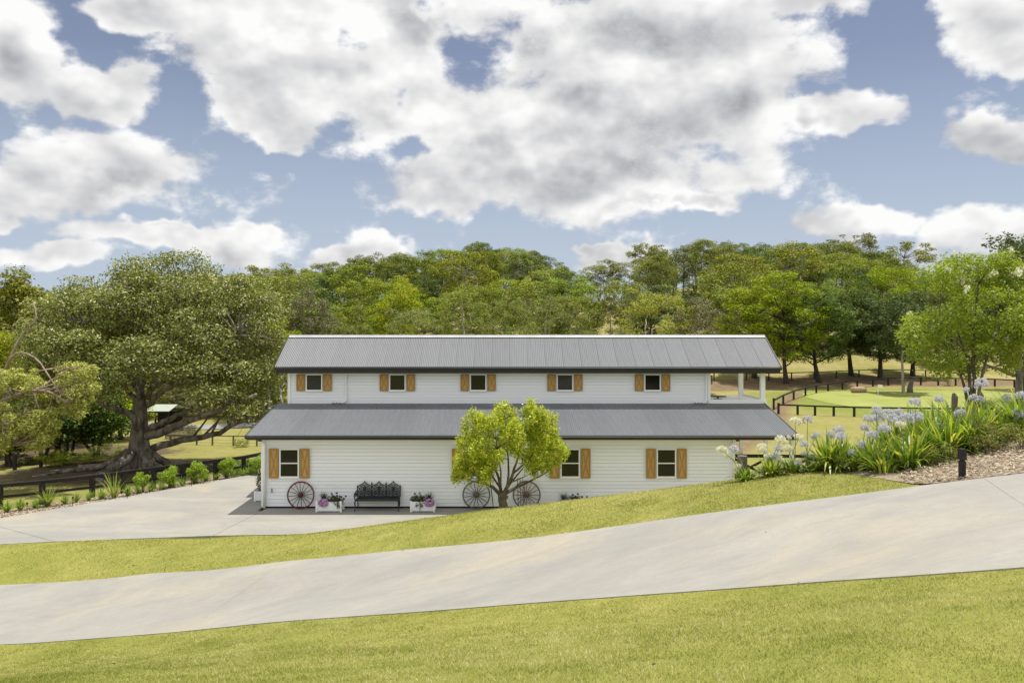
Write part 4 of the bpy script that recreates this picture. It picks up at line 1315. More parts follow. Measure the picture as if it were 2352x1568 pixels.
# prototypes: mesh pairs shared by the far trees
PT = {}
for k_, a in {
    'gumA': (11, 14, 4.2, 4.0, 40, 1.15, 6400, .34, .26, 'round', 1, .50, .68, 14),
    'gumB': (12, 15, 3.6, 5.0, 34, 1.10, 5600, .34, .24, 'round', 1, .45, .68, 14),
    'gumC': (13, 13, 4.8, 3.6, 46, 1.15, 7000, .34, .28, 'umbrella', 2, .55, .68, 16),
    'gumD': (14, 16, 3.4, 6.5, 26, 1.05, 4600, .32, .22, 'umbrella', 1, .50, .68, 16),
    'denseA': (21, 11, 4.4, 1.4, 62, 1.05, 11000, .27, .26, 'round', 1, .68, .58, 10),
    'denseB': (22, 10, 4.0, 1.0, 56, 1.0, 10500, .27, .25, 'cone', 1, .68, .58, 10),
    'denseC': (23, 12, 5.2, 1.6, 78, 1.1, 14000, .27, .30, 'round', 2, .68, .56, 12),
    'bushA': (31, 5, 3.0, .3, 26, .85, 4200, .24, .14, 'round', 3, .6, .65, 6),
    'bushB': (32, 6, 2.6, .4, 24, .8, 3800, .24, .14, 'cone', 2, .6, .65, 6),
}.items():
    PT[k_] = tree_meshes(a[0], *a[1:5], a[5], a[6], a[7], a[8], a[9], a[10], a[11], a[12], a[13])
PH = {'gumA': (14, 4.2), 'gumB': (15, 3.6), 'gumC': (13, 4.8), 'gumD': (16, 3.4), 'denseA': (11, 4.4), 'denseB': (10, 4.0), 'denseC': (12, 5.2), 'bushA': (5, 3.0), 'bushB': (6, 2.6)}

TREES = []   # (object, u, v of the top, distance, look words)


def put_tree(kind, u, d, top_v, width, leaf, barkm, look, name='tree', z=None, group='trees on the wooded hillside', meshes=None, own_label=None, sink=0.0):
    p = G(u, d)
    if z is not None: p[2] = z
    hgt = CAMZ + (784 - top_v) / F * d - p[2]
    hgt = max(hgt, 0.5)
    Hh, Rr = PH[kind]
    sz = hgt / Hh / 1.03
    sx = (width / F * d / 2) / (Rr * 1.12) if width else sz
    t = thing(name, None, 'tree', p - [0, 0, sink], rng.uniform(0, 6.28), group, (sx, sx, sz))
    tm, cm = PT[kind]
    obj('trunk', tm, barkm, t); obj('crown', cm, leaf, t)
    if own_label: t['label'] = own_label
    else: TREES.append((t, u, top_v, d, look))
    return t


# ---- the row of trees right behind the house and the other trees one can single out
NEARROW = [
    ('denseB', 612, 74, 668, 150, L_lime, B_grey, 'bright green spreading tree squeezed between the fig and the barn roof'),
    ('denseA', 712, 80, 664, 150, L_greyl, B_grey, 'grey olive tree behind the upper roof, next to the bright green one'),
    ('denseB', 822, 84, 690, 115, L_pale, B_grey, 'low rounded green tree behind the roof, above the second upper window'),
    ('denseA', 925, 108, 640, 125, L_lime, B_grey, 'bright lime tree standing above its darker neighbours over the second upper window'),
    ('denseC', 962, 80, 690, 150, L_pale, B_grey, 'broad light green tree rising just behind the ridge near the second upper window'),
    ('denseA', 1062, 78, 672, 140, L_pale, B_pale, 'broad green tree rising just behind the ridge above the third upper window'),
    ('denseC', 1165, 80, 668, 150, L_pale, B_pale, 'broad green tree with pale twigs behind the ridge, above the lemon tree'),
    ('denseA', 1262, 78, 684, 140, L_pale, B_pale, 'lime green tree behind the ridge, above the fourth upper window'),
    ('denseB', 1340, 76, 715, 110, L_pale, B_pale, 'lower yellow green tree behind the ridge, beside the bare dirt slope'),
    ('bushA', 1422, 72, 742, 95, L_greyl, B_pale, 'low grey half bare bush behind the ridge below the dirt slope'),
    ('denseC', 1500, 86, 655, 180, L_lime, B_pale, 'big bright lime tree behind the ridge above the fifth upper window'),
    ('gumA', 1606, 84, 672, 120, L_greyl, B_pale, 'thin grey tree with bare limbs behind the ridge near its balcony end'),
    ('denseB', 1655, 122, 728, 70, L_lime, B_grey, 'small lime green bush just above the balcony end of the ridge'),
    ('denseA', 1212, 118, 640, 75, L_yel, B_grey, 'small rounded golden green tree on the slope behind the green row'),
    ('gumA', 1292, 130, 612, 100, L_dark, B_dark, 'dark gum standing above the dirt patch on the slope'),
]
for k_, u, d, tv, wd, lf, bk, lab in NEARROW:
    put_tree(k_, u, d, tv, wd, lf, bk, '', 'tree', own_label=lab, group='trees behind the barn')

ROW = [  # the paddock row on the right, trunks showing
    (1733, 97, 655, 155, L_lime, 3.0, 41, 'bright green paddock tree behind the balcony posts'),
    (1806, 93, 622, 175, L_green, 1.9, 42, 'tall green paddock tree just past the end of the upper roof'),
    (1880, 94, 668, 165, L_dark, 2.0, 43, 'dark thick trunked paddock tree, second past the end of the upper roof'),
    (1955, 99, 672, 130, L_dark, 2.4, 44, 'dark olive paddock tree between the thick trunk and the slim reddish trunk'),
    (2022, 97, 690, 125, L_dark, 2.2, 45, 'dark paddock tree on a slim reddish trunk above the golf flag'),
    (2096, 101, 690, 140, L_dark, 1.8, 46, 'dark paddock tree with forked trunk beside the white trunked one'),
    (2185, 112, 700, 130, L_green, 2.0, 47, 'mid green paddock tree half hidden behind the crepe myrtle'),
]
for u, d, tv, wd, lf, cb, sd, lab in ROW:
    p = G(u, d); hgt = CAMZ + (784 - tv) / F * d - p[2]
    t = thing('paddock_tree', lab, 'tree', p, 0, 'row of shade trees in the paddock')
    tm, cm = tree_meshes(sd, hgt, wd / F * d / 2 * .98, cb, 74, 1.0, 17000, .25, .30, 'round', 1, .62, .58, 22)
    obj('trunk', tm, B_dark, t); obj('crown', cm, lf, t)
# slender white-trunked tree
p = G(2075, 84)
t = thing('white_trunk_tree', 'slender tree with a straight white trunk behind the green', 'tree', p)
tm, cm = tree_meshes(51, 11, 3.0, 3.4, 34, 1.0, 7000, .28, .15, 'round', 1, .4, .75, 12)
obj('trunk', tm, B_pale, t); obj('crown', cm, L_dark, t)
# skyline gums seen singly
for u, d, tv, hgt, rr, cb, sd, lf, lab in ((1488, 205, 556, 13, 4.6, 6.5, 61, L_gum, 'lone open gum on the skyline at the edge of the saddle'),
                                           (1955, 190, 530, 24, 5.6, 10, 62, L_gum2, 'tallest slender gum on the crest above the golf green, pale limbs showing'),
                                           (2083, 185, 556, 19, 7.2, 9, 63, L_gum2, 'spreading umbrella gum with bare pale limbs on the skyline beside the tallest gum'),
                                           (2225, 200, 622, 13, 5.5, 6, 64, L_gum2, 'low spreading gum on the skyline behind the crepe myrtle'),
                                           (535, 150, 628, 12, 4.6, 6, 65, L_gum, 'thin see through gum on the skyline beside the fig crown'),
                                           (612, 175, 612, 14, 6.0, 7, 66, L_gum2, 'flat topped gum on the skyline past the fig crown'),
                                           (690, 185, 606, 14, 5.5, 6, 67, L_gum2, 'flat topped gum on the skyline above the first upper window')):
    x = (u - 1176) / F * d
    base = CAMZ + (784 - tv) / F * d - hgt
    gz = h1(x, d)
    hgt += base - gz
    t = thing('gum_tree', lab, 'tree', (x, d, gz), 0, 'gums on the skyline')
    tm, cm = tree_meshes(sd, hgt, rr, hgt - 8 if hgt > 14 else cb, 24, 1.25, 4200, .40, .30, 'umbrella', 2 if sd in (63, 66) else 1, .55, .52, 24)
    obj('trunk', tm, B_pale if sd != 61 else B_grey, t); obj('crown', cm, lf, t)

# ---- the wooded hillside: every tree an object, spaced apart in plan
LOOKS = {
    'gumA': ('leafy gum', L_gum, B_grey), 'gumB': ('tall gum', L_gum, B_grey), 'gumC': ('broad gum', L_gum2, B_pale), 'gumD': ('slim gum', L_gum2, B_pale),
    'denseA': ('dense dark tree', L_dark, B_dark), 'denseC': ('bushy green tree', L_green, B_grey), 'bushA': ('low olive bush', L_gum2, B_grey), 'bushB': ('low green bush', L_green, B_grey),
}
placed = [(t.location.x, t.location.y, 3.0) for t in COL.objects if t.get('category') == 'tree']
rh = np.random.default_rng(99)


def free(x, y, s):
    return all((x - a) ** 2 + (y - b) ** 2 > (.5 * (s + c)) ** 2 for a, b, c in placed)


def hill_tree(u, d, kinds, top_v=None, sp=5.6, jit=8, width=None):
    x = (u - 1176) / F * d
    if not free(x, d, sp): return False
    placed.append((x, d, sp))
    k = kinds[rh.integers(len(kinds))]
    look, lf, bk = LOOKS[k]
    Hh, Rr = PH[k]
    gz = h1(x, d)
    hgt = Hh * rh.uniform(.78, 1.12) if top_v is None else CAMZ + (784 - top_v - rh.uniform(-jit, jit)) / F * d - gz
    hgt = np.clip(hgt, Hh * .55, Hh * 1.35)
    cap = CAMZ + (784 - float(np.interp(u, SKYL_U, SKYL_V)) + rh.uniform(-16, 6)) / F * d - gz
    if top_v is None and hgt > cap:
        hgt = cap
    if hgt < Hh * .42:
        placed.pop(); return False
    s = hgt / Hh
    t = thing('hill_tree' if k[:4] != 'bush' else 'hill_bush', None, 'tree' if k[:4] != 'bush' else 'bush', (x, d, gz - .1), rh.uniform(0, 6.28), 'trees on the wooded hillside', (s * rh.uniform(.9, 1.15), s * rh.uniform(.9, 1.15), s))
    tm, cm = PT[k]
    obj('trunk', tm, bk, t); obj('crown', cm, lf, t)
    TREES.append((t, u, 784 - (gz + hgt - CAMZ) * F / d, d, look))
    return True


n_h = 0
# crest line
for u in np.arange(470, 2420, 30.0):
    d = rh.uniform(205, 222)
    saddle = 1285 < u < 1475
    n_h += hill_tree(u + rh.uniform(-8, 8), d, ['gumC', 'denseC', 'bushB', 'bushA'] if saddle else ['gumA', 'gumB', 'gumC', 'gumD', 'denseA'], float(np.interp(u, SKYL_U, SKYL_V)) - (18 if saddle else 0) + rh.uniform(-6, 14), 4.2, 4)
# slope: upper half first, then the lower half
for lo_, hi_, most, sp_ in ((160, 206, 150, 5.0), (106, 160, 250, 5.4)):
    for _ in range(3000):
        if n_h > most: break
        d = rh.uniform(lo_, hi_); u = rh.uniform(470, 2400)
        if (1300 < u < 1475 and 125 < d < 212) or (1550 < u < 1670 and 120 < d < 168):
            if rh.uniform() > .12: continue
            n_h += hill_tree(u, d, ['bushA', 'bushB'], None, 4.5); continue
        if u > 1690 and d < 116: continue
        ks = ['gumA', 'gumB', 'gumC', 'gumA', 'denseA', 'denseC'] if d > 140 else ['denseA', 'denseC', 'gumA', 'gumC', 'denseC', 'bushB']
        n_h += hill_tree(u, d, ks, None, sp_)
# behind the fig, on the low ground to the west
for _ in range(900):
    if n_h > 292: break
    d = rh.uniform(76, 130); u = rh.uniform(-260, 560)
    n_h += hill_tree(u, d, ['denseA', 'denseC', 'gumA', 'gumB', 'gumC'], rh.uniform(650, 730), 6.5)

# ---- labels for the hillside trees: look, slope tier, landmark below, order
MARKS = [(60, 'behind the yellow green branches'), (250, 'behind the fig crown'), (420, 'behind the fig trunk side'), (560, 'past the fig crown edge'), (665, 'above the roof end by the fig'), (770, 'above the first upper window'), (870, 'beyond the first downpipe'),
         (960, 'above the second upper window'), (1050, 'above the third upper window'), (1150, 'above the lemon tree'), (1250, 'beside the saddle'), (1340, 'above the dirt patch'), (1430, 'above the fourth upper window'),
         (1510, 'above the fifth upper window'), (1600, 'above the balcony end of the barn'), (1700, 'above the balcony posts'), (1800, 'above the tall paddock tree'), (1890, 'above the thick paddock tree'), (1990, 'above the golf flag'), (2090, 'below the umbrella gum'), (2200, 'behind the crepe myrtle'), (2330, 'behind the tree at the green')]
ORD = ['first', 'second', 'third', 'fourth', 'fifth', 'sixth', 'seventh', 'eighth', 'ninth']
NUM = ['none', 'one', 'two', 'three', 'four', 'five', 'six', 'seven', 'eight', 'nine']
groups_ = {}
for t, u, tv, d, look in TREES:
    mk = min(MARKS, key=lambda q: abs(q[0] - u))[1]
    tier = 'on the crest' if d > 200 else 'high up' if d > 168 else 'midway up' if d > 135 else 'low down'
    if u < 500: tier = 'in the far wood' if d > 100 else 'in the near wood'
    groups_.setdefault((look, tier, mk), []).append((u, t))
for (look, tier, mk), lst in groups_.items():
    lst.sort(key=lambda q: q[0])
    for i, (u, t) in enumerate(lst):
        t['label'] = ' '.join((f'{look} {tier} {mk}' + (f', {ORD[min(i, 8)]} of {NUM[min(len(lst), 9)]}' if len(lst) > 1 else '')).split()[:16])

# ------------------------------------------------------------------ the great fig
rf = np.random.default_rng(17)
fd = 45.0
fig = thing('fig_tree', 'huge old fig tree with buttress roots, low limbs and a wide domed crown', 'tree', (*FIG, 0))
fz = h1(*FIG)
fig.location.z = fz
ORG = np.array([FIG[0], FIG[1], fz])


def FP(u, v, dd=0.0):
    return P(u, v, fd + dd) - ORG
tm = MB()
# fluted trunk
a = np.linspace(0, 2 * np.pi, 41)[:-1]
zs = np.array([-.3, .05, .3, .7, 1.2, 1.8, 2.6, 3.4, 4.0])
flute = lambda z: np.interp(z, [-.3, .3, .9, 1.8, 4.0], [.75, .5, .30, .18, .08])
base_r = lambda z: np.interp(z, [-.3, .05, .3, .7, 1.2, 1.8, 2.6, 3.4, 4.0], [1.15, .92, .74, .60, .52, .46, .42, .38, .30])
rows = []
for z in zs:
    rr = base_r(z) * (1 + flute(z) * (np.cos(7 * a + .5) * .6 + np.cos(4 * a + 1.3) * .45 + .2 * np.cos(11 * a)))
    rows.append(np.stack([rr * np.cos(a) + .12 * z * .2, rr * np.sin(a), np.full(40, z)], -1))
k = np.arange(40)
tm.addq(np.concatenate(rows), np.concatenate([np.stack([k + i * 40, (k + 1) % 40 + i * 40, (k + 1) % 40 + (i + 1) * 40, k + (i + 1) * 40], -1) for i in range(len(zs) - 1)]))
# snaking surface roots
for i, az in enumerate(np.linspace(0, 2 * np.pi, 17)[:-1] + rf.normal(0, .12, 16)):
    L_ = rf.uniform(2.6, 5.2) * (1.25 if math.cos(az) < -.2 else 1.0)
    t_ = np.linspace(0, 1, 9)
    az_ = az + np.cumsum(rf.normal(0, .10, 9))
    rr = .55 + t_ * L_
    x = rr * np.cos(az_); y = rr * np.sin(az_)
    z = H(FIG[0] + x, FIG[1] + y) - fz + np.interp(t_, [0, .15, .35, 1], [.95, .42, .12, .0])
    tm.tube(np.stack([x, y, z], -1), np.interp(t_, [0, .3, 1], [.24, .14, .045]), 7)
FL = []   # limb polylines: (u, v, depth offset)
for pts, r0, r1 in (
    ([(322, 985, -.5), (300, 952, -.9), (268, 940, -1.5), (232, 925, -2.4), (196, 897, -3.2), (170, 862, -3.6)], 0.252, 0.070),
    ([(340, 1000, -.5), (372, 990, -1.2), (420, 972, -2.0), (462, 956, -2.8), (520, 935, -3.4), (590, 905, -3.6)], 0.266, 0.070),
    ([(345, 985, -.4), (380, 965, -1.0), (430, 945, -1.6), (470, 930, -2.0)], 0.207, 0.070),
    ([(350, 1030, .4), (400, 1012, .4), (455, 1008, 0), (505, 990, -.6), (560, 968, -1.2), (620, 945, -2.0), (650, 930, -2.2)], 0.222, 0.063),
    ([(338, 930, -.3), (365, 905, -.9), (395, 886, -1.4), (440, 868, -2.0), (490, 862, -2.6), (530, 850, -3.0)], 0.192, 0.056),
    ([(338, 915, 0), (356, 870, -.6), (368, 815, -1.0), (385, 760, -1.6), (425, 700, -2.0)], 0.170, 0.049),
    ([(330, 920, 0), (318, 860, .3), (322, 800, .2), (335, 735, .4), (330, 670, .6)], 0.200, 0.056),
    ([(322, 915, -.3), (302, 868, -1.2), (272, 828, -2.2), (240, 790, -3.0), (200, 752, -3.6)], 0.163, 0.049),
    ([(320, 930, 0), (290, 890, .6), (250, 852, 1.4), (200, 800, 2.6), (150, 745, 3.6)], 0.163, 0.049),
    ([(342, 900, .5), (385, 850, 1.6), (450, 800, 3.0), (530, 745, 4.4), (590, 715, 5.2)], 0.178, 0.056),
    ([(330, 880, .8), (300, 800, 2.0), (270, 720, 3.2), (250, 665, 4.4)], 0.163, 0.049),
    ([(336, 880, .8), (390, 790, 2.2), (430, 700, 3.6), (470, 655, 5.0)], 0.163, 0.049),
    ([(440, 868, -2.0), (480, 825, -2.4), (515, 790, -2.6), (545, 765, -2.6)], 0.118, 0.042),
    ([(368, 815, -1.0), (330, 760, -2.6), (300, 700, -3.8), (290, 655, -4.2)], 0.118, 0.042),
    ([(272, 828, -2.2), (220, 815, -3.4), (170, 815, -4.2), (130, 800, -4.6)], 0.111, 0.035)):
    pts = [(a_, b_, c_ * .62) for a_, b_, c_ in pts]
    q = np.array([FP(*p_) for p_ in pts])
    tt = np.linspace(0, 1, len(q)); t2 = np.linspace(0, 1, 15)
    q2 = np.stack([np.interp(t2, tt, q[:, j]) for j in range(3)], -1)
    q2[1:-1] = (q2[:-2] + 2 * q2[1:-1] + q2[2:]) / 4
    q2[1:-1] += rf.normal(0, .045, q2[1:-1].shape)
    tm.tube(q2, np.linspace(r0, r1, 15), 9)
    FL.append(q2)
# crown: clumps on and inside a broad dome, open from below around the trunk
ztop = CAMZ + (784 - 600) / F * fd - fz
fc = np.array([FP(372, 800)[0], .3, 0])
cl = []
tries = 0
while len(cl) < 340 and tries < 40000:
    tries += 1
    d = rf.normal(size=3); d /= np.linalg.norm(d)
    if d[2] < -.45: continue
    s = .80 + .20 * rf.uniform() if rf.uniform() < .8 else rf.uniform(.45, .8)
    lob = 1 + .06 * math.sin(5 * math.atan2(d[1], d[0]) + 1) + .05 * math.sin(7 * d[2] + 3 * d[0])
    p = fc + np.array([6.9, 6.4, 0]) * d * s * lob
    zc_ = 5.0
    if d[2] > 0:
        p[:2] = fc[:2] + (p[:2] - fc[:2]) * (1 + .14 * d[2])
    p[2] = zc_ + np.sign(d[2]) * abs(d[2]) ** .85 * s * lob * (ztop - zc_ - .35) * (1.0 if d[2] > 0 else .95)
    # lower edge of the foliage facing the camera
    u = 1176 + F * (p[0] + FIG[0]) / (p[1] + FIG[1]); v = 784 - (p[2] + fz - CAMZ) * F / (p[1] + FIG[1])
    vlow = np.interp(u, [60, 180, 250, 300, 345, 400, 450, 520, 600, 680], [950, 935, 915, 885, 858, 868, 905, 945, 975, 965])
    if v > vlow and p[1] < 4.5: continue
    if v > 905 and p[1] >= 4.5: continue
    sz = rf.uniform(.75, 1.25)
    if all(np.linalg.norm(p - c) > .62 * (sz + s2) * .55 for c, s2 in cl):
        cl.append((p, sz))
cen = np.array([c for c, _ in cl]); rad = np.array([s for _, s in cl])
allp = np.concatenate(FL)
for c, s in cl:
    j = np.argmin(np.linalg.norm(allp - c, axis=1) + .6 * np.maximum(0, allp[:, 2] - c[2]))
    limb(tm, rf, allp[j], c, .075, .02, .10, 5, 5)
    for _ in range(2):
        e = c + rf.normal(0, .5, 3) * s
        limb(tm, rf, c, e, .022, .008, .1, 3, 4)
tm.build('trunk', B_fig, fig, True)
cm = MB()
clump_leaves(cm, rf, cen, rad, 150000, .165, .5, .8, .7, .30, .66, .4)
cm.build('crown', L_fig, fig)

# ------------------------------------------------------------------ trees at the west edge of the paddock
def custom_tree(name, label, u, d, vb, limbs_px, clumps_px, nleaf, lsize, leaf, barkm, cat='tree', group=None, seed=1, z=None, asp=.5, up=.55, under=.55, twig=.02, flat=.78, sides=8, shell=.35, trunk_kids=True):
    """tree modelled limb by limb; limbs as lists of (u, v, depth offset), clumps as (u, v, depth offset, radius m)"""
    r = np.random.default_rng(seed)
    base = P(u, vb, d)
    base[2] = h1(base[0], base[1]) if z is None else z
    t = thing(name, label, cat, base, 0, group)
    Q = lambda a, b, c: P(a, b, d + c) - base
    tmb = MB(); pts = []
    for lp, r0, r1 in limbs_px:
        q = np.array([Q(*p_) if len(p_) == 3 else Q(*p_, 0) for p_ in lp])
        tt = np.linspace(0, 1, len(q)); n2 = max(7, len(q) * 2); t2 = np.linspace(0, 1, n2)
        q2 = np.stack([np.interp(t2, tt, q[:, j]) for j in range(3)], -1)
        q2[1:-1] = (q2[:-2] + 2 * q2[1:-1] + q2[2:]) / 4
        q2[1:-1] += r.normal(0, r0 * .16, q2[1:-1].shape)
        tmb.tube(q2, np.linspace(r0, r1, n2), sides); pts.append(q2)
    ap = np.concatenate(pts)
    cen = np.array([Q(a, b, c) for a, b, c, _ in clumps_px]); rad = np.array([s for *_, s in clumps_px])
    for c, s in zip(cen, rad):
        j = np.argmin(np.linalg.norm(ap - c, axis=1) + .5 * np.maximum(0, ap[:, 2] - c[2]))
        limb(tmb, r, ap[j], c, twig * 1.6, twig * .5, .08, 5, 5)
        for _ in range(3):
            limb(tmb, r, c, c + r.normal(0, .5, 3) * s, twig * .5, twig * .2, .1, 3, 4)
    tmb.build('trunk', barkm, t, True)
    cmb = MB(); clump_leaves(cmb, r, cen, rad, nleaf, lsize, asp, up + .25, .7, shell, flat, under)
    cmb.build('crown', leaf, t)
    return t, base, cen, rad


def auto_clumps(r, boxes, n, s0, s1, dd):
    out = []
    for (u0, u1, v0, v1), k in zip(boxes, n):
        for _ in range(k):
            out.append((r.uniform(u0, u1), r.uniform(v0, v1), r.uniform(-dd, dd), r.uniform(s0, s1)))
    return out


re_ = np.random.default_rng(8)
# yellow-green tree with bare pale limbs reaching in from the edge
custom_tree('pale_limbed_tree', 'yellow green tree with twisting bare pale limbs at the paddock edge', -60, 37, 1130,
            [([(-60, 1110, 0), (-55, 1030, 0), (-30, 960, 0), (-10, 900, 0), (5, 850, 0)], 0.143, 0.072),
             ([(-20, 930, 0), (40, 905, -.5), (85, 893, -1), (120, 900, -1.2), (150, 922, -1.4)], 0.061, 0.030),
             ([(5, 860, 0), (25, 815, -.3), (55, 806, -.8), (90, 825, -1.2), (110, 862, -1.5), (140, 905, -1.7)], 0.055, 0.024),
             ([(20, 840, 0), (35, 790, .2), (60, 755, .4), (88, 735, .4), (75, 690, .8)], 0.061, 0.024),
             ([(5, 880, 0), (12, 940, -.3), (5, 990, -.5), (10, 1010, -.5), (28, 1020, -.5)], 0.044, 0.018),
             ([(140, 905, -1.7), (150, 880, -1.8), (175, 865, -1.8)], 0.022, 0.009), ([(140, 905, -1.7), (165, 890, -2), (200, 875, -2.2)], 0.022, 0.009), ([(120, 880, -1.5), (135, 850, -1.5), (150, 845, -1.5)], 0.019, 0.009)],
            auto_clumps(re_, [(140, 220, 835, 925), (90, 200, 900, 955), (-30, 90, 850, 900), (20, 110, 950, 1010), (-40, 60, 930, 1040), (60, 130, 960, 1040)], [30, 18, 26, 24, 24, 18], .22, .46, 1.4),
            24000, .135, L_yel, B_tan, seed=3, twig=.022)
custom_tree('feathery_tree', 'soft bright green feathery tree behind the pale limbs', -25, 50, 1095,
            [([(-25, 1095, 0), (-22, 980, 0), (-15, 880, 0), (-10, 820, 0)], .2, .08)],
            auto_clumps(re_, [(-90, 55, 765, 860), (-60, 40, 780, 830)], [26, 12], .55, .9, 1.6), 11000, .17, L_lime, B_grey, seed=4, asp=.4)
custom_tree('edge_gum', 'tall drooping gum at the far edge of the wood, reaching above the fig side', 10, 54, 1085,
            [([(10, 1085, 0), (14, 950, 0), (20, 820, 0), (30, 730, 0), (40, 670, 0)], .26, .08), ([(18, 850, 0), (60, 760, 0), (100, 700, 0)], .12, .05), ([(18, 830, 0), (-30, 730, 0), (-50, 680, 0)], .12, .05)],
            auto_clumps(re_, [(-90, 70, 630, 690), (60, 150, 690, 760), (-90, 110, 700, 790), (40, 130, 660, 720)], [22, 14, 26, 8], .55, .95, 1.8), 15000, .24, L_gum2, B_pale, seed=5, flat=.9)
# darker understorey trees
for i, (u, d, vb, vt, wd, lf, lab) in enumerate((
    (18, 47, 1085, 985, 110, L_dark, 'dark small tree with black trunk beside the wire fence'),
    (108, 50, 1075, 905, 130, L_dark, 'dark understorey tree behind the drooping yellow branches'),
    (160, 53, 1065, 940, 120, L_gum, 'grey green understorey tree with several thin trunks'),
    (232, 52, 1062, 915, 110, L_dark, 'dark understorey tree next to the fig trunk'),
    (196, 60, 1052, 830, 170, L_dark, 'taller dark tree in deep shade behind the low fig limb'),
    (70, 60, 1060, 800, 190, L_gum, 'olive tree filling the wood behind the pale limbs'),
    (282, 62, 1040, 900, 120, L_green, 'mid green tree seen past the fig trunk, next to the shed'))):
    p = G(u, d)
    hgt = CAMZ + (784 - vt) / F * d - p[2]
    t = thing('understorey_tree', lab, 'tree', p, 0, 'understorey trees in the wood by the fig')
    tm_, cm_ = tree_meshes(200 + i, hgt, wd / F * d / 2, .9 if hgt < 5 else 1.6, 28, hgt * .13 + .2, 6500, .22, .11 + hgt * .012, 'round', 3 if i in (2, 0) else 2, .5, .8, 16)
    obj('trunk', tm_, B_dark, t); obj('crown', cm_, lf, t)
for i, (u, d, vt, wd, lf, lab) in enumerate(((40, 64, 735, 190, L_yel, 'pale yellow green tree behind the feathery tree'), (150, 66, 720, 190, L_gum2, 'olive tree filling the gap between feathery tree and fig'), (-30, 57, 860, 150, L_green, 'mid green tree low behind the pale limbs'), (255, 70, 820, 170, L_green, 'green tree seen below the fig crown behind the trunk'), (350, 78, 850, 160, L_gum2, 'olive tree seen below the fig crown over the shed'), (470, 80, 880, 170, L_greyl, 'grey olive tree seen below the fig crown over the road'), (580, 78, 850, 150, L_green, 'green tree seen below the fig crown near the barn'))):
    put_tree(['denseA', 'denseC', 'denseB'][i % 3], u, d, vt, wd, lf, B_grey, '', 'wood_tree', own_label=lab, group='trees in the wood by the fig')
for i, (u, d, vt, wd, lf, lab) in enumerate(((-150, 52, 760, 210, L_green, 'green tree at the outer end of the wood'), (-260, 56, 700, 230, L_gum, 'tall gum green tree at the outer end of the wood'), (-210, 66, 660, 230, L_gum2, 'olive tree rising behind the outer end of the wood'), (-380, 60, 720, 240, L_dark, 'dark tree furthest out along the wood'))):
    put_tree(['denseC', 'denseA', 'gumC', 'denseB'][i], u, d, vt, wd, lf, B_grey, '', 'wood_tree', own_label=lab, group='trees in the wood by the fig')
# low scrub along the foot of the wood
for i, (u, d, vt, wd, lf, lab) in enumerate(((118, 46, 1030, 70, L_lime, 'light green scrub bush beside the last wire fence post'), (175, 49, 1035, 80, L_green, 'green scrub bush at the foot of the wood'), (150, 47.5, 1060, 70, L_green, 'low scrub bush in front of the thin trunks'),
                                             (250, 50, 1020, 85, L_green, 'leafy scrub bush close to the fig roots'), (60, 48, 1045, 70, L_dark, 'dark scrub bush between the wire fence posts'), (215, 48.5, 1050, 60, L_yel, 'pale scrub bush in the sun by the leaf litter'))):
    put_tree('bushA', u, d, vt, wd, lf, B_dark, '', 'scrub_bush', own_label=lab, group='scrub along the foot of the wood')['category'] = 'bush'

# ------------------------------------------------------------------ lemon tree in front of the barn
rl = np.random.default_rng(21)
LEM_OUT = [(862, 330), (880, 350), (920, 310), (960, 340), (1000, 290), (1040, 275), (1075, 300), (1085, 350), (1120, 330), (1150, 275), (1170, 285), (1180, 320), (1210, 305), (1225, 345), (1250, 340), (1262, 400), (1285, 430), (1300, 470), (1290, 520), (1260, 545), (1200, 560), (1165, 585), (1130, 545), (1085, 470), (1050, 470), (1025, 520), (1000, 580), (960, 600), (900, 585), (828, 598), (835, 560), (825, 480), (835, 430), (870, 420)]
LEM_OUT = [((638 + a / 1.757) * .9408, (829 + b / 1.757) * .9408) for a, b in LEM_OUT]
LEM = []
while len(LEM) < 185:
    u, v = rl.uniform(1030, 1302), rl.uniform(922, 1110)
    if not in_poly(np.array([u]), np.array([v]), LEM_OUT)[0]: continue
    k = math.sqrt(max(0.0, 1 - ((u - 1165) / 140) ** 2 - ((v - 1040) / 120) ** 2 * .6))
    s_ = rl.uniform(.14, .26)
    dd = rl.uniform(-1, 1) * 1.5 * k
    if all((u - a) ** 2 + (v - b) ** 2 + ((dd - c) * 68) ** 2 > 11.5 ** 2 for a, b, c, _ in LEM): LEM.append((u, v, dd, s_))
for u, v in ((1046, 1075), (1090, 975), (1100, 960), (1160, 930), (1150, 938), (1217, 925), (1222, 935), (1250, 965), (1273, 985), (1066, 985), (1044, 1095), (1300, 1040)): LEM.append((u, v, rl.uniform(-.3, .3), .15))
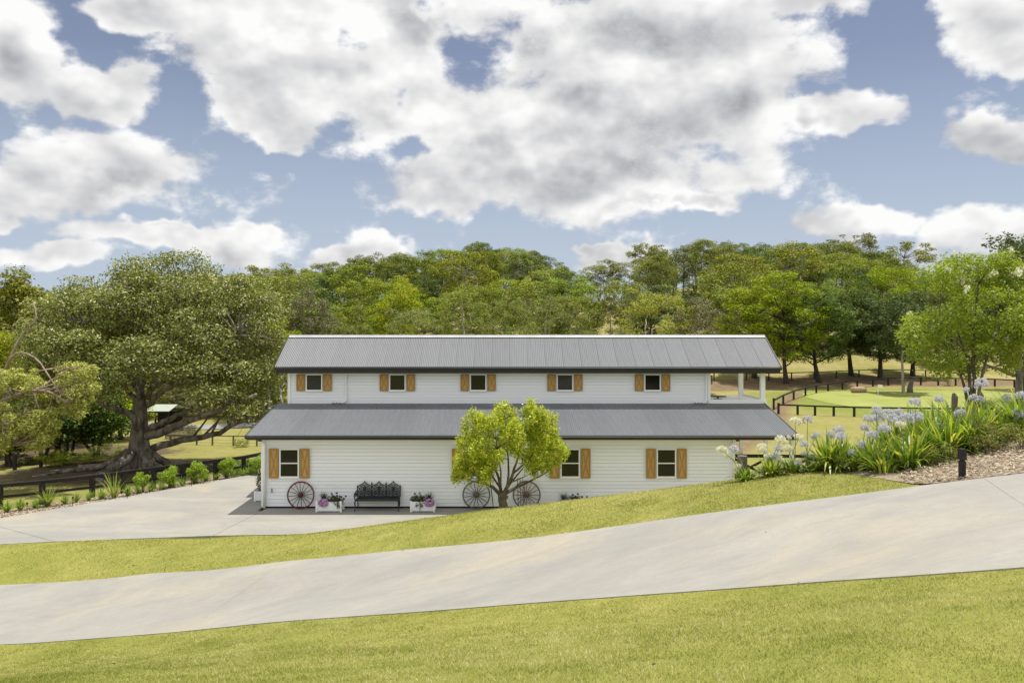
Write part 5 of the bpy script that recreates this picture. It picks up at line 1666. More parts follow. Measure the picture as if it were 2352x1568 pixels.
lemon, lb, lcen, lrad = custom_tree('lemon_tree', 'bright green lemon tree with a short stout trunk in front of the barn wall', 1155, 27.0, 1178,
    [([(1155, 1180, 0), (1155, 1165, 0), (1154, 1145, 0), (1153, 1130, 0)], .165, .15),
     ([(1151, 1138, 0), (1138, 1122, -.1), (1120, 1112, -.2), (1100, 1096, -.4), (1076, 1078, -.5)], .075, .018),
     ([(1153, 1136, 0), (1146, 1108, .2), (1140, 1080, .3), (1122, 1040, .4), (1100, 990, .3)], .065, .014),
     ([(1156, 1136, 0), (1170, 1108, -.2), (1180, 1085, -.3), (1188, 1050, -.4), (1212, 960, -.3)], .075, .014),
     ([(1158, 1134, 0), (1182, 1122, .2), (1205, 1110, .3), (1232, 1098, .4), (1264, 1078, .4)], .065, .015),
     ([(1164, 1120, 0), (1170, 1085, .3), (1166, 1045, .3), (1160, 960, .2)], .05, .014),
     ([(1180, 1085, -.3), (1204, 1066, -.4), (1232, 1035, -.5), (1258, 995, -.4)], .04, .012),
     ([(1148, 1118, .1), (1128, 1088, .6), (1090, 1050, .9)], .04, .012), ([(1165, 1118, 0), (1192, 1085, .7), (1225, 1050, 1.0)], .04, .012),
     ([(1150, 1120, -.1), (1150, 1080, -.6), (1142, 1030, -1.0)], .04, .012),
     ([(1125, 1114, -.2), (1100, 1108, 0), (1062, 1098, .2)], .025, .008), ([(1172, 1108, -.2), (1195, 1098, -.5), (1225, 1085, -.8)], .028, .009)],
    LEM, 40000, .088, L_lemon, B_lemon, seed=22, z=-.05, asp=.5, up=.15, twig=.010, flat=1.45, shell=.1, under=.9)

# ------------------------------------------------------------------ crepe myrtle in the flower bed, big tree by the green
rm = np.random.default_rng(31)
mc = auto_clumps(rm, [(2110, 2330, 605, 680), (2080, 2360, 680, 780), (2100, 2340, 770, 850), (2180, 2300, 595, 625), (2330, 2420, 640, 800)], [20, 34, 22, 6, 12], .22, .42, 1.1)
myr, mb_, mcen, mrad = custom_tree('crepe_myrtle', 'slender multi stemmed crepe myrtle with white blossom rising from the flower bed', 2232, 19.0, 985,
    [([(2232, 1000, 0), (2230, 930, 0), (2228, 880, 0), (2222, 830, .1), (2200, 760, .2), (2170, 700, .2)], .055, .015),
     ([(2236, 1000, .1), (2238, 930, .1), (2237, 860, 0), (2236, 800, -.1), (2240, 730, -.1), (2248, 650, -.1)], .06, .014),
     ([(2230, 990, .15), (2222, 920, .2), (2212, 875, .3), (2190, 820, .4), (2150, 760, .5)], .045, .012),
     ([(2238, 990, -.1), (2248, 900, -.2), (2262, 830, -.3), (2290, 760, -.3), (2320, 700, -.3)], .045, .012),
     ([(2236, 830, 0), (2200, 790, -.4), (2160, 740, -.6)], .025, .01), ([(2237, 820, 0), (2275, 790, .4), (2310, 760, .6)], .025, .01), ([(2236, 760, 0), (2215, 700, 0), (2205, 640, 0)], .022, .008)],
    mc, 32000, .075, L_myrtle, B_lemon, seed=32, asp=.5, twig=.008, flat=.9, shell=.2, under=.7)
bl = MB()
for _ in range(26):
    i = rm.integers(len(mcen))
    c = mcen[i] + [rm.normal(0, .15), rm.uniform(-.3, .1), mrad[i] * rm.uniform(.6, 1.0)]
    if rm.uniform() < .5: c[2] = max(c[2], mcen[:, 2].max() - rm.uniform(0, .5))
    cc, d = ball_pts(rm, 26, c, (.07, .07, .10), .5)
    v, q = leaf_quads(cc, d + rm.normal(0, .5, d.shape), .055, .9, rm); bl.addq(v, q)
o = bl.build('blossom', M_whitefl, myr); o['kind'] = 'stuff'

gc = auto_clumps(rm, [(2270, 2460, 575, 680), (2260, 2480, 680, 790), (2300, 2440, 555, 590), (2240, 2330, 740, 800)], [22, 30, 6, 6], 1.0, 1.9, 4.5)
custom_tree('green_side_tree', 'big grey trunked tree at the end of the golf green', 2340, 74, 926,
    [([(2338, 930, 0), (2340, 900, 0), (2342, 868, 0), (2322, 810, 0), (2310, 750, 0)], .42, .16), ([(2342, 868, 0), (2365, 820, 0), (2390, 740, 0), (2400, 680, 0)], .34, .12),
     ([(2330, 862, 0), (2295, 848, -1), (2265, 838, -1.5), (2245, 825, -2)], .18, .06), ([(2322, 815, 0), (2345, 760, 1), (2360, 690, 1)], .2, .08), ([(2318, 780, 0), (2290, 720, 0), (2285, 660, 1)], .18, .07)],
    gc, 16000, .36, L_dark, B_grey, seed=33, twig=.06)
t = put_tree('denseA', 2352, 88, 548, 130, L_dark, B_dark, '', 'tree', own_label='very dark tree crown rising highest behind the crepe myrtle', group='trees behind the green')
# sapling inside the paddock fence
put_tree('bushB', 2178, 93, 838, 22, L_green, B_grey, '', 'sapling', own_label='small sapling by the far paddock fence', group='trees behind the green')

# ------------------------------------------------------------------ fences
def rail_fence(name, label, pts, hgt, post, rails, mat, cat='fence', step=None, start_big=0.0, posts=True, railw=.05, group=None):
    """posts standing on the ground along a plan line, rails between neighbouring posts"""
    o = np.asarray(pts[0])
    f = thing(name, label, cat, (o[0], o[1], h1(o[0], o[1])), 0, group)
    f0 = np.array([o[0], o[1], h1(o[0], o[1])])
    P_ = []
    if step:
        pl = np.asarray(pts, float)
        s = np.concatenate([[0], np.cumsum(np.linalg.norm(np.diff(pl, axis=0), axis=1))])
        n = max(1, int(round(s[-1] / step)))
        q = np.linspace(0, s[-1], n + 1)
        pts = np.stack([np.interp(q, s, pl[:, 0]), np.interp(q, s, pl[:, 1])], -1)
    for i, (x, y) in enumerate(pts):
        z = h1(x, y)
        hh = hgt + (start_big if i == 0 else 0)
        P_.append(np.array([x, y, z]))
        MB().box(-post / 2, post / 2, -post / 2, post / 2, -.3, hh).build('post', mat, f, loc=np.array([x, y, z]) - f0)
    for a, b in zip(P_[:-1], P_[1:]):
        t = (b - a); t = t / np.linalg.norm(t); sd = np.cross(t, [0, 0, 1]) ; sd /= np.linalg.norm(sd)
        for zz, rh_, rw in rails:
            off = np.array([0, 0, zz]) + (sd * (post / 2 + rw / 2) if zz < hgt - .02 else 0)
            MB().beam(a - f0 + off, b - f0 + off, rw if zz < hgt - .02 else post * 1.05, rh_).build('rail', mat, f)
    return f


# black post and rail fence between the flower bed and the fig
FN = [(-220, 31.0), (-90, 31.2), (0, 31.8), (97, 32.4), (212, 33.5), (283, 34.3), (352, 35.1), (420, 36.0), (495, 37.2), (560, 38.6), (620, 40.2)]
rail_fence('post_and_rail_fence', 'low black post and rail fence between the yard flower bed and the fig', [((u - 1176) / F * d, d) for u, d in FN], .86, .17, [(.93, .14, .14), (.50, .10, .06)], M_black)
# putting green fence: front run and curved rear run
def on(u, d): return ((u - 1176) / F * d, d)
rail_fence('green_fence', 'near run of the low black fence in front of the golf green', [on(1788, 69), on(1832, 68.5), on(1872, 68), on(1915, 67.6), on(1962, 67.2), on(2012, 66.9), on(2062, 66.6), on(2115, 66.4), on(2170, 66.2), on(2228, 66.1), on(2290, 66), on(2352, 66), on(2420, 66), on(2500, 66)], .82, .16, [(.80, .13, .12)], M_black, start_big=.12, group='low black fences around the golf green')
rail_fence('green_fence', 'curved far run of the low black fence behind the golf green', [on(1777, 71.5), on(1799, 75), on(1823, 78), on(1850, 81), on(1875, 83.5), on(1902, 86), on(1935, 88.5), on(1969, 90), on(2005, 91), on(2040, 92), on(2076, 92.6), on(2115, 93), on(2155, 93), on(2195, 93), on(2240, 92.5), on(2285, 92), on(2330, 91), on(2400, 90), on(2480, 89)], .86, .15, [(.84, .12, .11)], M_black, start_big=.2, group='low black fences around the golf green')
rail_fence('paddock_fence', 'thin dark paddock fence running under the shade trees', [on(1560, 96), on(1640, 95.5), on(1714, 95), on(1766, 95.2), on(1818, 95.6), on(1870, 96.2), on(1921, 97), on(1973, 98), on(2025, 99), on(2075, 100), on(2126, 101.5), on(2180, 103), on(2240, 105), on(2310, 107), on(2390, 109)], .9, .12, [(.86, .10, .09), (.45, .03, .03)], M_black)
rail_fence('paddock_fence', 'pale timber and wire fence beyond the fig on the low paddock', [on(330, 59.5), on(392, 59), on(452, 58.6), on(488, 58.4), on(536, 58.2), on(590, 58), on(650, 58)], .72, .10, [(.70, .07, .06), (.40, .012, .012), (.2, .012, .012)], M_grey_wood)
rail_fence('wire_fence', 'dark split post wire fence at the foot of the wood', [on(-80, 44.5), on(34, 45.2), on(94, 46.4), on(150, 48.2), on(215, 50.5)], .92, .15, [(.80, .014, .014), (.5, .014, .014), (.25, .014, .014)], M_black)
# cross braced black stable fence at the end of the barn
x0, y0_ = 10.0, 36.6
cf = thing('cross_braced_fence', 'black cross braced timber fence behind the verandah posts', 'fence', (x0, y0_, h1(x0, y0_)))
for k in range(3):
    MB().box(-.1, .1, -.1, .1, -.3, 1.3).build('post', M_black, cf, loc=(k * 1.85, -.1 * k, 0))
for k in range(2):
    a = np.array([k * 1.85, -.1 * k, 0]); b = np.array([(k + 1) * 1.85, -.1 * (k + 1), 0])
    for zz in (.18, 1.22):
        MB().beam(a + [0, -.02, zz], b + [0, -.02, zz], .06, .15).build('rail', M_black, cf)
    MB().beam(a + [.1, -.05, .25], b + [-.1, -.05, 1.15], .05, .11).build('brace', M_black, cf)
    MB().beam(a + [.1, .03, 1.15], b + [-.1, .03, .25], .05, .11).build('brace', M_black, cf)
rail_fence('side_fence', 'black rail fence leading away from the cross braced fence', [(13.8, 36.3), (15.8, 36.0), (17.8, 35.6)], 1.15, .18, [(1.1, .14, .12), (.6, .12, .06)], M_black)

# ------------------------------------------------------------------ golf green, flag, log, stones, road, shed
M_green = pmat('putting_green_turf', (0.225, 0.255, 0.065), (0.280, 0.300, 0.092), 0.35, 0.9, 5.0, 0.15, 30.0, 0.1)
aa = np.linspace(0, 2 * np.pi, 49)[:-1]
GRN = np.stack([44.0 + 15.5 * np.cos(aa) * (1 + .06 * np.cos(3 * aa)), 79.0 + 9.0 * np.sin(aa) * (1 + .08 * np.sin(2 * aa + 1))], -1)
sheet('putting_green', GRN, M_green, 0.03, 0.5)
px, py = on(2017, 75.5)
fl = thing('golf_flag', 'small white golf flag on a thin pole on the green', 'flag', (px, py, h1(px, py) + .05))
MB().tube([(0, 0, -.1), (0, 0, 1.75)], .022, 6).build('pole', M_trim, fl)
fm = MB()
gx, gz = np.meshgrid(np.linspace(0, .42, 7), np.linspace(1.42, 1.74, 4))
fm.addq(np.stack([gx, .05 * np.sin(gx * 12), gz - gx * .1], -1).reshape(-1, 3), [(i * 7 + j, i * 7 + j + 1, i * 7 + j + 8, i * 7 + j + 7) for i in range(3) for j in range(6)])
fm.build('flag_cloth', M_whitefl, fl)
px, py = on(1972, 84)
lg = thing('log', 'pale log lying by the edge of the golf green', 'log', (px, py, h1(px, py) + .33), .15)
MB().tube([(-.75, 0, 0), (-.3, 0, .01), (.3, 0, 0), (.75, 0, 0)], [.30, .32, .31, .30], 12).build('log_body', pmat('cut_log', (.30, .2, .14), (.42, .3, .22), 6, .9, stretch=(.4, 3, 3)), lg, True)
px, py = on(2079, 84.5)
st = thing('tree_stump', 'grey weathered stump leaning beside the white trunk', 'stump', (px + .5, py, h1(px, py)))
MB().tube([(0, 0, -.2), (.02, 0, .5), (.15, 0, 1.0), (.3, 0, 1.3)], [.34, .28, .24, .14], 10).build('stump_body', M_grey_wood, st, True)

# pale road through the low paddock
rp = [on(120, 74), on(300, 72), on(420, 69.5), on(520, 70.5), on(640, 73), on(760, 76)]
rp = np.array(rp)
rpoly = np.concatenate([rp + [0, 1.9], (rp - [0, 1.9])[::-1]])
sheet('road', rpoly, M_asphalt, 0.05, 1.0)
# roofed shed and picket yard beyond the fig
x, y = on(372, 66)
z = h1(x, y)
shed = thing('open_shed', 'low open shed with a pale green metal roof beyond the fig trunk', 'shed', (x, y, z))
M_shed = pmat('pale_green_roof', (.30, .34, .28), (.36, .39, .33), 2.0, .5)
rw = 1.15
MB().addq([(-rw, -1.3, 1.92), (rw, -1.3, 1.92), (rw, .4, 2.36), (-rw, .4, 2.36), (-rw, 1.8, 2.0), (rw, 1.8, 2.0)], [(0, 1, 2, 3), (3, 2, 5, 4)]).build('roof', M_shed, shed)
MB().box(-rw, rw, -1.33, -1.301, 1.80, 1.93).build('fascia', M_gutter, shed)
for sx in (-1.0, 0, 1.0):
    for yy_ in (-1.2, 1.6):
        MB().box(sx - .06, sx + .06, yy_ - .06, yy_ + .06, -.3, 1.83).build('post', M_black, shed)
MB().box(-.93, .93, 1.55, 1.59, .1, 1.7).build('back_wall', M_black, shed)
x, y = on(414, 62); z = h1(x, y)
pk = thing('picket_yard', 'weathered timber picket pen beyond the big fig limb', 'fence', (x, y, z))
for i in range(24):
    xx = -1.15 + i * .1
    MB().box(xx - .03, xx + .03, -.012, .012, -.1, 1.05 + .12 * rng.uniform()).build('slat', M_grey_wood, pk)
MB().beam((-1.2, .04, .25), (1.2, .04, .25), .04, .08).build('rail', M_grey_wood, pk)
MB().beam((-1.2, .04, .85), (1.2, .04, .85), .04, .08).build('rail', M_grey_wood, pk)
put_tree('bushA', 446, 63, 975, 40, L_green, B_grey, '', 'shrub', own_label='leafy shrub at the end of the picket pen', group='shrubs on the low paddock')['category'] = 'bush'
for u, d, vt, wd, lab in ((560, 57.5, 1005, 26, 'low weedy shrub beside the pale wire fence near the barn'), (545, 57.2, 1006, 20, 'smaller weedy shrub by a post of the pale wire fence')):
    put_tree('bushA', u, d, vt, wd, L_green, B_grey, '', 'shrub', own_label=lab, group='shrubs on the low paddock')['category'] = 'bush'
# roof of a house among the trees on the slope
x, y = on(1672, 150); z = h1(x, y) - 2.3
dh = thing('distant_house', 'grey roofed house half hidden among trees on the slope', 'house', (x, y, z))
MB().box(-4, 4, -3, 3, -.5, 2.6).build('wall', M_grey_wood, dh)
v = [(-4.4, -3.4, 2.5), (4.4, -3.4, 2.5), (4.4, 0, 4.4), (-4.4, 0, 4.4), (-4.4, 3.4, 2.5), (4.4, 3.4, 2.5)]
MB().add(v, [[0, 1, 2, 3], [3, 2, 5, 4], [0, 3, 4], [1, 5, 2]]).build('roof', M_asphalt, dh)
for sx in (-2.2, .6, 2.6):
    MB().box(sx - .5, sx + .5, -3.03, -2.999, .9, 2.0).build('window', M_glass, dh)

# ------------------------------------------------------------------ planting along the yard
M_lily = leafmat('lily_leaf', (0.133, 0.224, 0.042), (0.301, 0.406, 0.098), 0.4, c3=(0.36, 0.36, 0.12))
M_flax = leafmat('flax_leaf', (0.150, 0.200, 0.040), (0.300, 0.350, 0.090), 0.4)
M_aga = leafmat('agapanthus_leaf', (0.115, 0.195, 0.026), (0.330, 0.420, 0.060), 0.42, 0.36, 0.4, c3=(0.56, 0.52, 0.11))
M_stalk = pmat('flower_stalk', (0.16, 0.23, 0.06), (0.22, 0.28, 0.09), 6.0, .5)
M_blue = leafmat('blue_floret', (0.50, 0.50, 0.71), (0.71, 0.71, 0.87), 0.35, tcol=1.0, c3=(0.70, 0.72, 0.86))
M_shrub = leafmat('clipped_shrub_leaf', (0.196, 0.301, 0.025), (0.406, 0.532, 0.056), 0.42, 0.4, 0.4)

rp_ = np.random.default_rng(55)
LILY = [(10, 1171.6), (41, 1166), (75, 1162), (104, 1157), (144, 1153), (170, 1148), (200, 1144), (229, 1142), (289, 1134), (313, 1127), (343, 1123.5), (368, 1119.6), (393, 1115.7), (416, 1112), (442, 1106.6), (470, 1101), (494, 1096), (517, 1092), (538, 1090), (556, 1088), (572, 1086), (586, 1084)]
SIDE = ['first', 'second', 'third', 'fourth', 'fifth', 'sixth', 'seventh', 'eighth', 'ninth', 'tenth', 'eleventh', 'twelfth', 'thirteenth', 'fourteenth', 'fifteenth', 'sixteenth', 'seventeenth', 'eighteenth', 'nineteenth', 'twentieth', 'twenty-first', 'twenty-second']
lmesh = []
for k in range(4):
    v, q = strap_leaves(rp_, 80, .66, .018, (.15, 1.25), 1.0)
    lmesh.append(MB().addq(v, q).mesh('leaves'))
def bed_point(u, v, back=0.15):
    d = 6.42 * F / (v + 6 - 784)
    return np.array([(u - 1176) / F * d, d + back])
for i, (u, v) in enumerate(LILY):
    x, y = bed_point(u, v)
    s = .68 + .24 * rp_.uniform() if i != 3 else 1.3
    t = thing('strappy_lily', f'strappy green lily clump, {SIDE[len(LILY) - 1 - i]} from the barn in the yard bed' if i != 3 else 'tallest bright strappy clump in front of a fence post in the yard bed', 'plant', (x, y, h1(x, y) + .03), rp_.uniform(0, 6), 'strappy lilies edging the yard', s)
    obj('leaves', lmesh[i % 4], M_lily if i != 3 else M_flax, t)
# extra row nearer the barn
for i, (u, v, lab) in enumerate(((545, 1080, 'massed grassy clump under the fourth round shrub'), (565, 1078, 'massed grassy clump between the last two round shrubs'), (580, 1076, 'massed grassy clump next to the barn corner'), (530, 1083, 'massed grassy clump just beside the fourth round shrub'))):
    x, y = bed_point(u, v, .3)
    t = thing('grassy_clump', lab, 'plant', (x, y, h1(x, y) + .03), rp_.uniform(0, 6), 'grassy clumps near the barn corner', 1.35)
    obj('leaves', lmesh[i % 4], M_lily, t)
x, y = bed_point(260, 1138, .1)
t = thing('flax_plant', 'large sword leaved flax arching over the yard edge', 'plant', (x, y, h1(x, y)))
v, q = strap_leaves(rp_, 30, 1.25, .030, (.15, 1.1), .55)
MB().addq(v, q).build('leaves', M_flax, t)
for (u, v, rr, lab) in ((314, 1101, .36, 'smallest round lime shrub, closest to the arching flax'), (377, 1091, .46, 'round lime shrub, second from the arching flax'), (439.5, 1082, .47, 'round lime shrub, third from the arching flax'), (512, 1070, .46, 'round lime shrub with the neatest ball shape, fourth from the flax'), (590, 1062, .42, 'round lime shrub half hidden by the barn downpipes')):
    x, y = bed_point(u, v + 27, .55)
    z = h1(x, y); zc_ = CAMZ - (v - 784) / F * y - z
    zc_ = max(zc_, rr * .9)
    t = thing('round_shrub', lab, 'shrub', (x, y, z), 0, 'round lime shrubs along the yard')
    tmb = MB()
    for k in range(6):
        a_ = rp_.uniform(0, 6.28)
        tmb.tube([(0, 0, -.1), (.08 * math.cos(a_), .08 * math.sin(a_), zc_ * .5), (.25 * math.cos(a_), .25 * math.sin(a_), zc_)], [.018, .014, .008], 5)
    tmb.build('stems', B_grey, t)
    cmb = MB()
    cs, _ = ball_pts(rp_, 16, (0, 0, zc_), (rr * .75, rr * .75, rr * .7), .4)
    clump_leaves(cmb, rp_, cs, np.full(16, rr * .42), 1900, .085, .5, .5, .8, .3, 1.0, .8)
    cmb.build('foliage', M_shrub, t)
for u, v, lab in ((63, 1172, 'black garden spike light nearest the road end of the bed'), (168, 1158, 'black garden spike light before the arching flax'), (293, 1140, 'black garden spike light just past the arching flax'), (440, 1112, 'black garden spike light below the third round shrub')):
    x, y = bed_point(u, v, -.02)
    s = thing('spike_light', lab, 'garden light', (x, y, h1(x, y)), 0, 'spike lights along the yard')
    MB().tube([(0, 0, -.05), (0, 0, .34)], .012, 6).build('stem', M_black, s)
    MB().lathe((0, 0, .34), [(.02, 0), (.03, .01), (.03, .09), (.0, .1)], 8).build('lamp_head', M_black, s)

# ------------------------------------------------------------------ agapanthus bed
HEADS = [  # u, v, colour (w white, b blue), size
    (1658, 1034, 'w', 1.1), (1673, 1045, 'w', .85), (1750, 1029.5, 'w', 1.1), (1793, 1011, 'w', 1.15), (1827, 969, 'w', 1.1), (1834.6, 1005.5, 'w', 1), (1811.5, 1031.4, 'w', 1), (1791, 1056, 'w', .9), (1762.6, 1047.7, 'w', .7), (1812, 1005, 'w', .5), (1695, 1072.7, 'w', .8),
    (1686.7, 1032.4, 'b', 1), (1788.5, 1029.5, 'b', .95), (1781, 1046.8, 'b', 1), (1854.7, 964, 'b', 1), (1874, 1001.7, 'b', 1), (1848, 1020, 'b', .9), (1833.6, 1063, 'b', .7), (1846, 1042, 'b', .6), (1863, 1048.7, 'b', .6),
    (1908.7, 999.5, 'b', .9), (1925.5, 988.7, 'b', 1.1), (1931.5, 1002, 'b', 1), (1955.5, 1039, 'b', .8), (1986.7, 984, 'b', 1), (2004.7, 999.5, 'b', 1.1), (1982, 1020, 'b', .9), (2013, 943, 'b', 1), (1994, 962, 'b', 1), (2015.5, 962, 'b', 1), (2039.5, 948, 'b', 1), (2028, 957, 'b', .9), (2051.5, 962, 'b', 1.2), (2066, 950, 'b', 1.15), (2082.7, 962, 'b', 1.2), (2097, 952.7, 'b', 1.1), (2064, 966, 'b', 1.1), (2109, 957.5, 'b', 1),
    (2030, 984, 'b', 1.1), (2104, 1005.5, 'b', .8), (2097, 1028, 'b', .7), (2100.7, 924, 'b', 1), (2157, 984, 'b', 1.3), (2157, 916.7, 'b', .9), (2206, 950, 'b', 1), (2219.5, 895, 'b', .6), (2236, 913, 'b', .8), (2254, 882, 'b', 1.25), (2252, 916.7, 'b', .7), (2278.5, 961, 'b', .9), (2291.5, 979, 'b', 1), (2301, 936, 'b', 1.2), (2312, 914.3, 'b', 1), (2319, 962, 'b', 1.3), (2336, 950, 'b', 1.2), (2349, 912, 'b', 1.3), (2068.7, 975.5, 'w', .9)]
AGA = [  # u, distance, leaf length, leaves, label
    (1712, 17.0, .55, 50, 'agapanthus nearest the barn wall, small dark clump with white heads'),
    (1772, 17.0, .72, 80, 'agapanthus with mostly white heads beside the grey post'),
    (1822, 17.1, .62, 60, 'agapanthus with mixed white and blue heads past the verandah'),
    (1866, 17.0, .50, 46, 'low agapanthus with a few blue heads on the lawn edge'),
    (1905, 16.8, .75, 80, 'agapanthus with upright leaves and long blue stalks on the lawn edge'),
    (1940, 16.6, .62, 60, 'agapanthus between the upright clump and the yellowing clump'),
    (1972, 16.2, .50, 50, 'yellowing low agapanthus at the start of the mulch'),
    (2010, 16.0, .62, 60, 'dark leaved agapanthus with nodding blue heads above the mulch'),
    (2050, 16.9, .85, 100, 'tall agapanthus under the thick mass of blue heads, lawn side'),
    (2088, 15.4, .72, 90, 'bright agapanthus growing forward over the mulch'),
    (2098, 17.2, .90, 110, 'tall agapanthus under the thick mass of blue heads, flax side'),
    (2150, 16.6, .90, 110, 'agapanthus carrying the single big blue globe'),
    (2205, 16.3, 1.0, 120, 'largest agapanthus with sweeping bright leaves behind the bollard'),
    (2262, 17.0, .85, 90, 'agapanthus below the crepe myrtle stems'),
    (2302, 17.4, .72, 70, 'agapanthus with blue heads beside the second weathered post'),
    (2128, 15.9, .72, 80, 'agapanthus with bright leaves just in front of the iris clump'),
    (2178, 15.8, .80, 90, 'agapanthus spilling forward beside the largest clump, above a loose shrub'),
    (2240, 15.9, .75, 80, 'agapanthus just past the bollard, in front of the second weathered post'),
    (2285, 16.6, .70, 70, 'agapanthus between the crepe myrtle and the olive shrub'),
    (1990, 16.9, .60, 60, 'agapanthus set back behind the yellowing clump'),
    (2030, 15.4, .48, 50, 'small agapanthus at the point of the mulch bed'),
    (2345, 16.4, .95, 100, 'agapanthus with dark leaves at the end of the flower bed'),
]
def head_mesh(r, kind):
    """umbel: florets on thin pedicels around one point"""
    m_ = MB(); n = 60
    d = r.normal(size=(n, 3)); d /= np.linalg.norm(d, axis=1, keepdims=True)
    d = d[d[:, 2] > -.55]
    R_ = .105 * r.uniform(.75, 1.1, len(d))
    for dd, rr in zip(d, R_):
        c = dd * rr
        s = np.cross(dd, r.normal(size=3)); s /= np.linalg.norm(s); q = np.cross(dd, s)
        for k in range(4):
            a_ = k * np.pi / 2 + .4
            e = s * math.cos(a_) + q * math.sin(a_); f_ = s * -math.sin(a_) + q * math.cos(a_)
            m_.addq([c * .72, c + e * .020 + f_ * .011, c * 1.06 + e * .034, c + e * .020 - f_ * .011], [(0, 1, 2, 3)])
        m_.tube([dd * .004, c * .74], .0014, 3, False)
    return m_.mesh('flower_head')
hm = [head_mesh(rp_, 'x') for _ in range(5)]
plants = []
amesh = []
for u, d, L_, n, lab in AGA:
    p = G(u, d)
    t = thing('agapanthus', lab, 'plant', p, 0, 'agapanthus in the flower bed')
    v, q = strap_leaves(rp_, int(n * 1.45), L_ * (.64 if u < 1890 else 1.25), .031, (.25, 1.6), .95, 7, .18)
    MB().addq(v, q).build('leaves', M_aga, t)
    plants.append((t, p, u, d))
for i, (u, v, c, s) in enumerate(HEADS):
    best = min(plants, key=lambda q: abs(q[2] - u - .0) + rp_.uniform(0, 18))
    t, p, pu, pd = best
    dd = pd + rp_.uniform(-.35, .35)
    hp = P(u, v, dd) - p
    base = np.array([rp_.normal(0, .08), rp_.normal(0, .08), .02])
    mid = base * .4 + hp * .6; mid[2] = hp[2] * .66; mid[:2] = base[:2] * .55 + hp[:2] * .45
    s1 = MB().tube([base, base * .7 + mid * .3 + [0, 0, hp[2] * .05], mid, hp - (hp - mid) * .25, hp], [.0085, .008, .007, .006, .006], 6).build('flower_stalk', M_stalk, t, True)
    h_ = obj('flower_head', hm[i % 5], M_blue if c == 'b' else M_whitefl, s1, hp)
    h_.scale = (s, s, s * .9); h_.rotation_euler = (rp_.normal(0, .25), rp_.normal(0, .25), rp_.uniform(0, 6))
    if c == 'w': h_['label'] = 'white flower head'
# broad upright flax leaves behind the blue mass
for u, d, L_, n, lab in ((2128, 17.6, 1.05, 34, 'upright broad leaved iris clump behind the mass of blue heads'), (2172, 17.8, 1.05, 30, 'upright broad leaved iris clump beside the first weathered post')):
    p = G(u, d)
    t = thing('iris_clump', lab, 'plant', p, 0, 'broad leaved iris clumps in the flower bed')
    v, q = strap_leaves(rp_, n, L_, .034, (.05, .55), .25, 5, .18)
    MB().addq(v, q).build('leaves', M_aga, t)
# small leaved low shrubs on the mulch
L_bed = leafmat('bed_shrub_leaf', (0.13, 0.16, 0.040), (0.34, 0.36, 0.11), 0.35, c3=(.30, .22, .08))
for u, d, w_, h_, n, lab in ((2300, 15.4, .75, .48, 1000, 'loose olive shrub with thin stems on the mulch near the drive'), (2345, 15.0, .5, .38, 520, 'small loose shrub at the end of the mulch bed'), (2262, 15.2, .4, .38, 480, 'loose shrub just behind the bollard light'), (2165, 15.3, .5, .33, 520, 'low loose shrub between the bright agapanthus and the bollard'), (2130, 15.2, .35, .28, 450, 'smallest loose shrub beside the bright agapanthus'), (1950, 16.2, .32, .26, 350, 'tiny twiggy shrub among the lawn edge agapanthus')):
    p = G(u, d)
    t = thing('low_shrub', lab, 'shrub', p, 0, 'low loose shrubs on the mulch')
    tmb, cmb = MB(), MB()
    tips = []
    for k in range(16):
        a_ = rp_.uniform(0, 6.28); rr = w_ * .55 * rp_.uniform(.3, 1)
        tip = np.array([rr * math.cos(a_), rr * math.sin(a_), h_ * rp_.uniform(.5, 1)])
        tmb.tube([(0, 0, -.03), tip * [.4, .4, .55], tip], [.007, .005, .003], 4); tips.append(tip)
    tmb.build('stems', B_grey, t)
    clump_leaves(cmb, rp_, np.array(tips), .12, n, .045, .6, .4, .9, .1, 1.0, .9)
    cmb.build('foliage', L_bed, t)
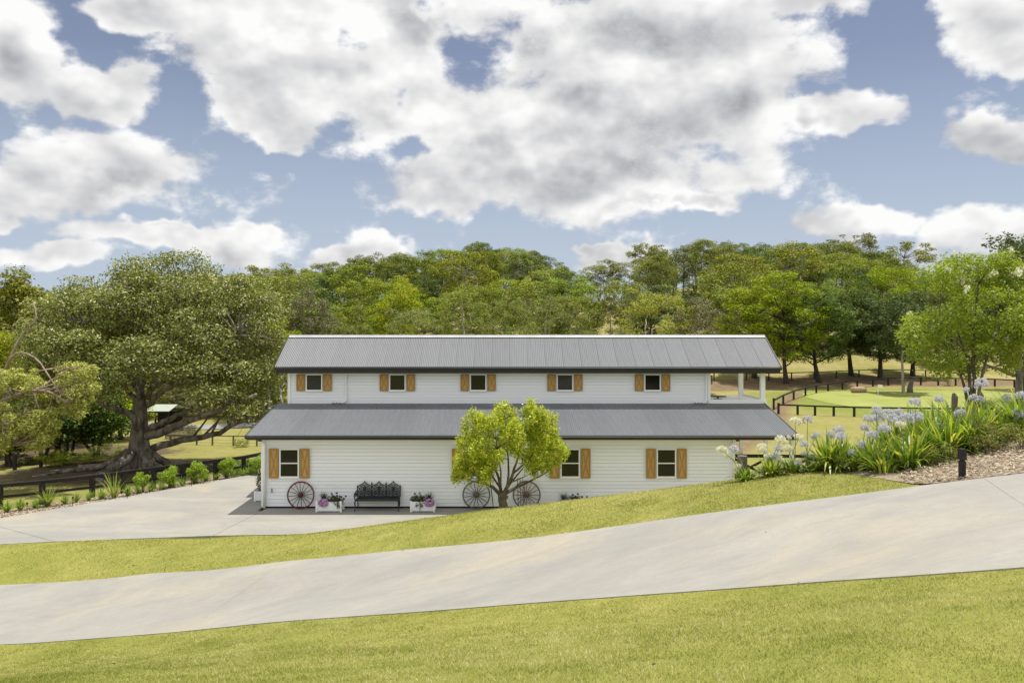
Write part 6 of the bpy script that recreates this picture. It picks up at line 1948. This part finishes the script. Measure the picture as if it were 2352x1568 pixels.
# weathered posts in the bed
def old_post(u, d, vt, wd, lab, tilt=0.0, notch=False, rnd=False):
    p = G(u, d); hh = CAMZ + (784 - vt) / F * d - p[2]
    t = thing('weathered_post', lab, 'post', p, 0, 'weathered timber posts in the flower bed')
    m_ = MB()
    r_ = wd / 2
    if rnd:
        m_.tube([(0, 0, -.2), (0, 0, hh * .5), (0, 0, hh)], [r_, r_, r_ * .98], 14)
    else:
        pts = [(0, 0, -.2), (tilt * .3, 0, hh * .3), (tilt * .7, .01, hh * .7), (tilt, 0, hh * .93), (tilt - r_ * .4, 0, hh)]
        m_.tube(pts, [r_, r_ * 1.02, r_ * .95, r_ * 1.05, r_ * .5], 9)
    m_.build('post_body', M_grey_wood, t)
old_post(2191, 18.2, 903, .13, 'short split weathered post between the iris and the crepe myrtle', .02)
old_post(2252, 17.8, 898, .12, 'straight weathered post just beside the crepe myrtle stems')
old_post(1705, 17.6, 1046, .215, 'thick round grey timber post beside the barn end', rnd=True)
# bollard light
p = G(2210, 13.45)
b_ = thing('bollard_light', 'square black bollard light at the edge of the driveway', 'garden light', p)
hb = CAMZ - (1030 - 784) / F * 13.45 - p[2]
MB().box(-.042, .042, -.042, .042, -.1, hb * .60).build('post', M_black, b_)
MB().box(-.030, .030, -.030, .030, hb * .6005, hb * .64).build('collar', M_black, b_)
MB().box(-.05, .052, -.05, .05, hb * .6405, hb * .97).build('lamp_head', M_black, b_)
MB().box(-.044, .046, -.044, .044, hb * .9705, hb).build('cap', M_black, b_)
MB().box(-.035, .035, -.0520, -.0505, hb * .70, hb * .73).build('lamp_slot', M_gutter, b_)

# ------------------------------------------------------------------ fallen leaves and twigs on the lawn and drive
n = 420
lx = rng.uniform(-14, 13, n); ly = rng.uniform(5.0, 25, n)
ok = np.abs(lx) < .72 * ly + 1
for pl in SLABS + [BED_R]:
    ok &= ~in_poly(lx, ly, pl)
ok &= ~(drive_mask(lx, ly) & (rng.uniform(0, 1, n) < .93))
lx, ly = lx[ok], ly[ok]
c = np.stack([lx, ly, H(lx, ly) + np.where(drive_mask(lx, ly), .024, .034)], -1)
v, q = leaf_quads(c, rng.normal(0, .35, c.shape) + [0, 0, 1], rng.uniform(.03, .075, len(c)), .5, rng)
tag(MB().addq(v, q).build('fallen_leaves', leafmat('dry_leaf', (0.05, 0.032, 0.018), (0.22, 0.14, 0.07), 0.1)), kind='stuff')
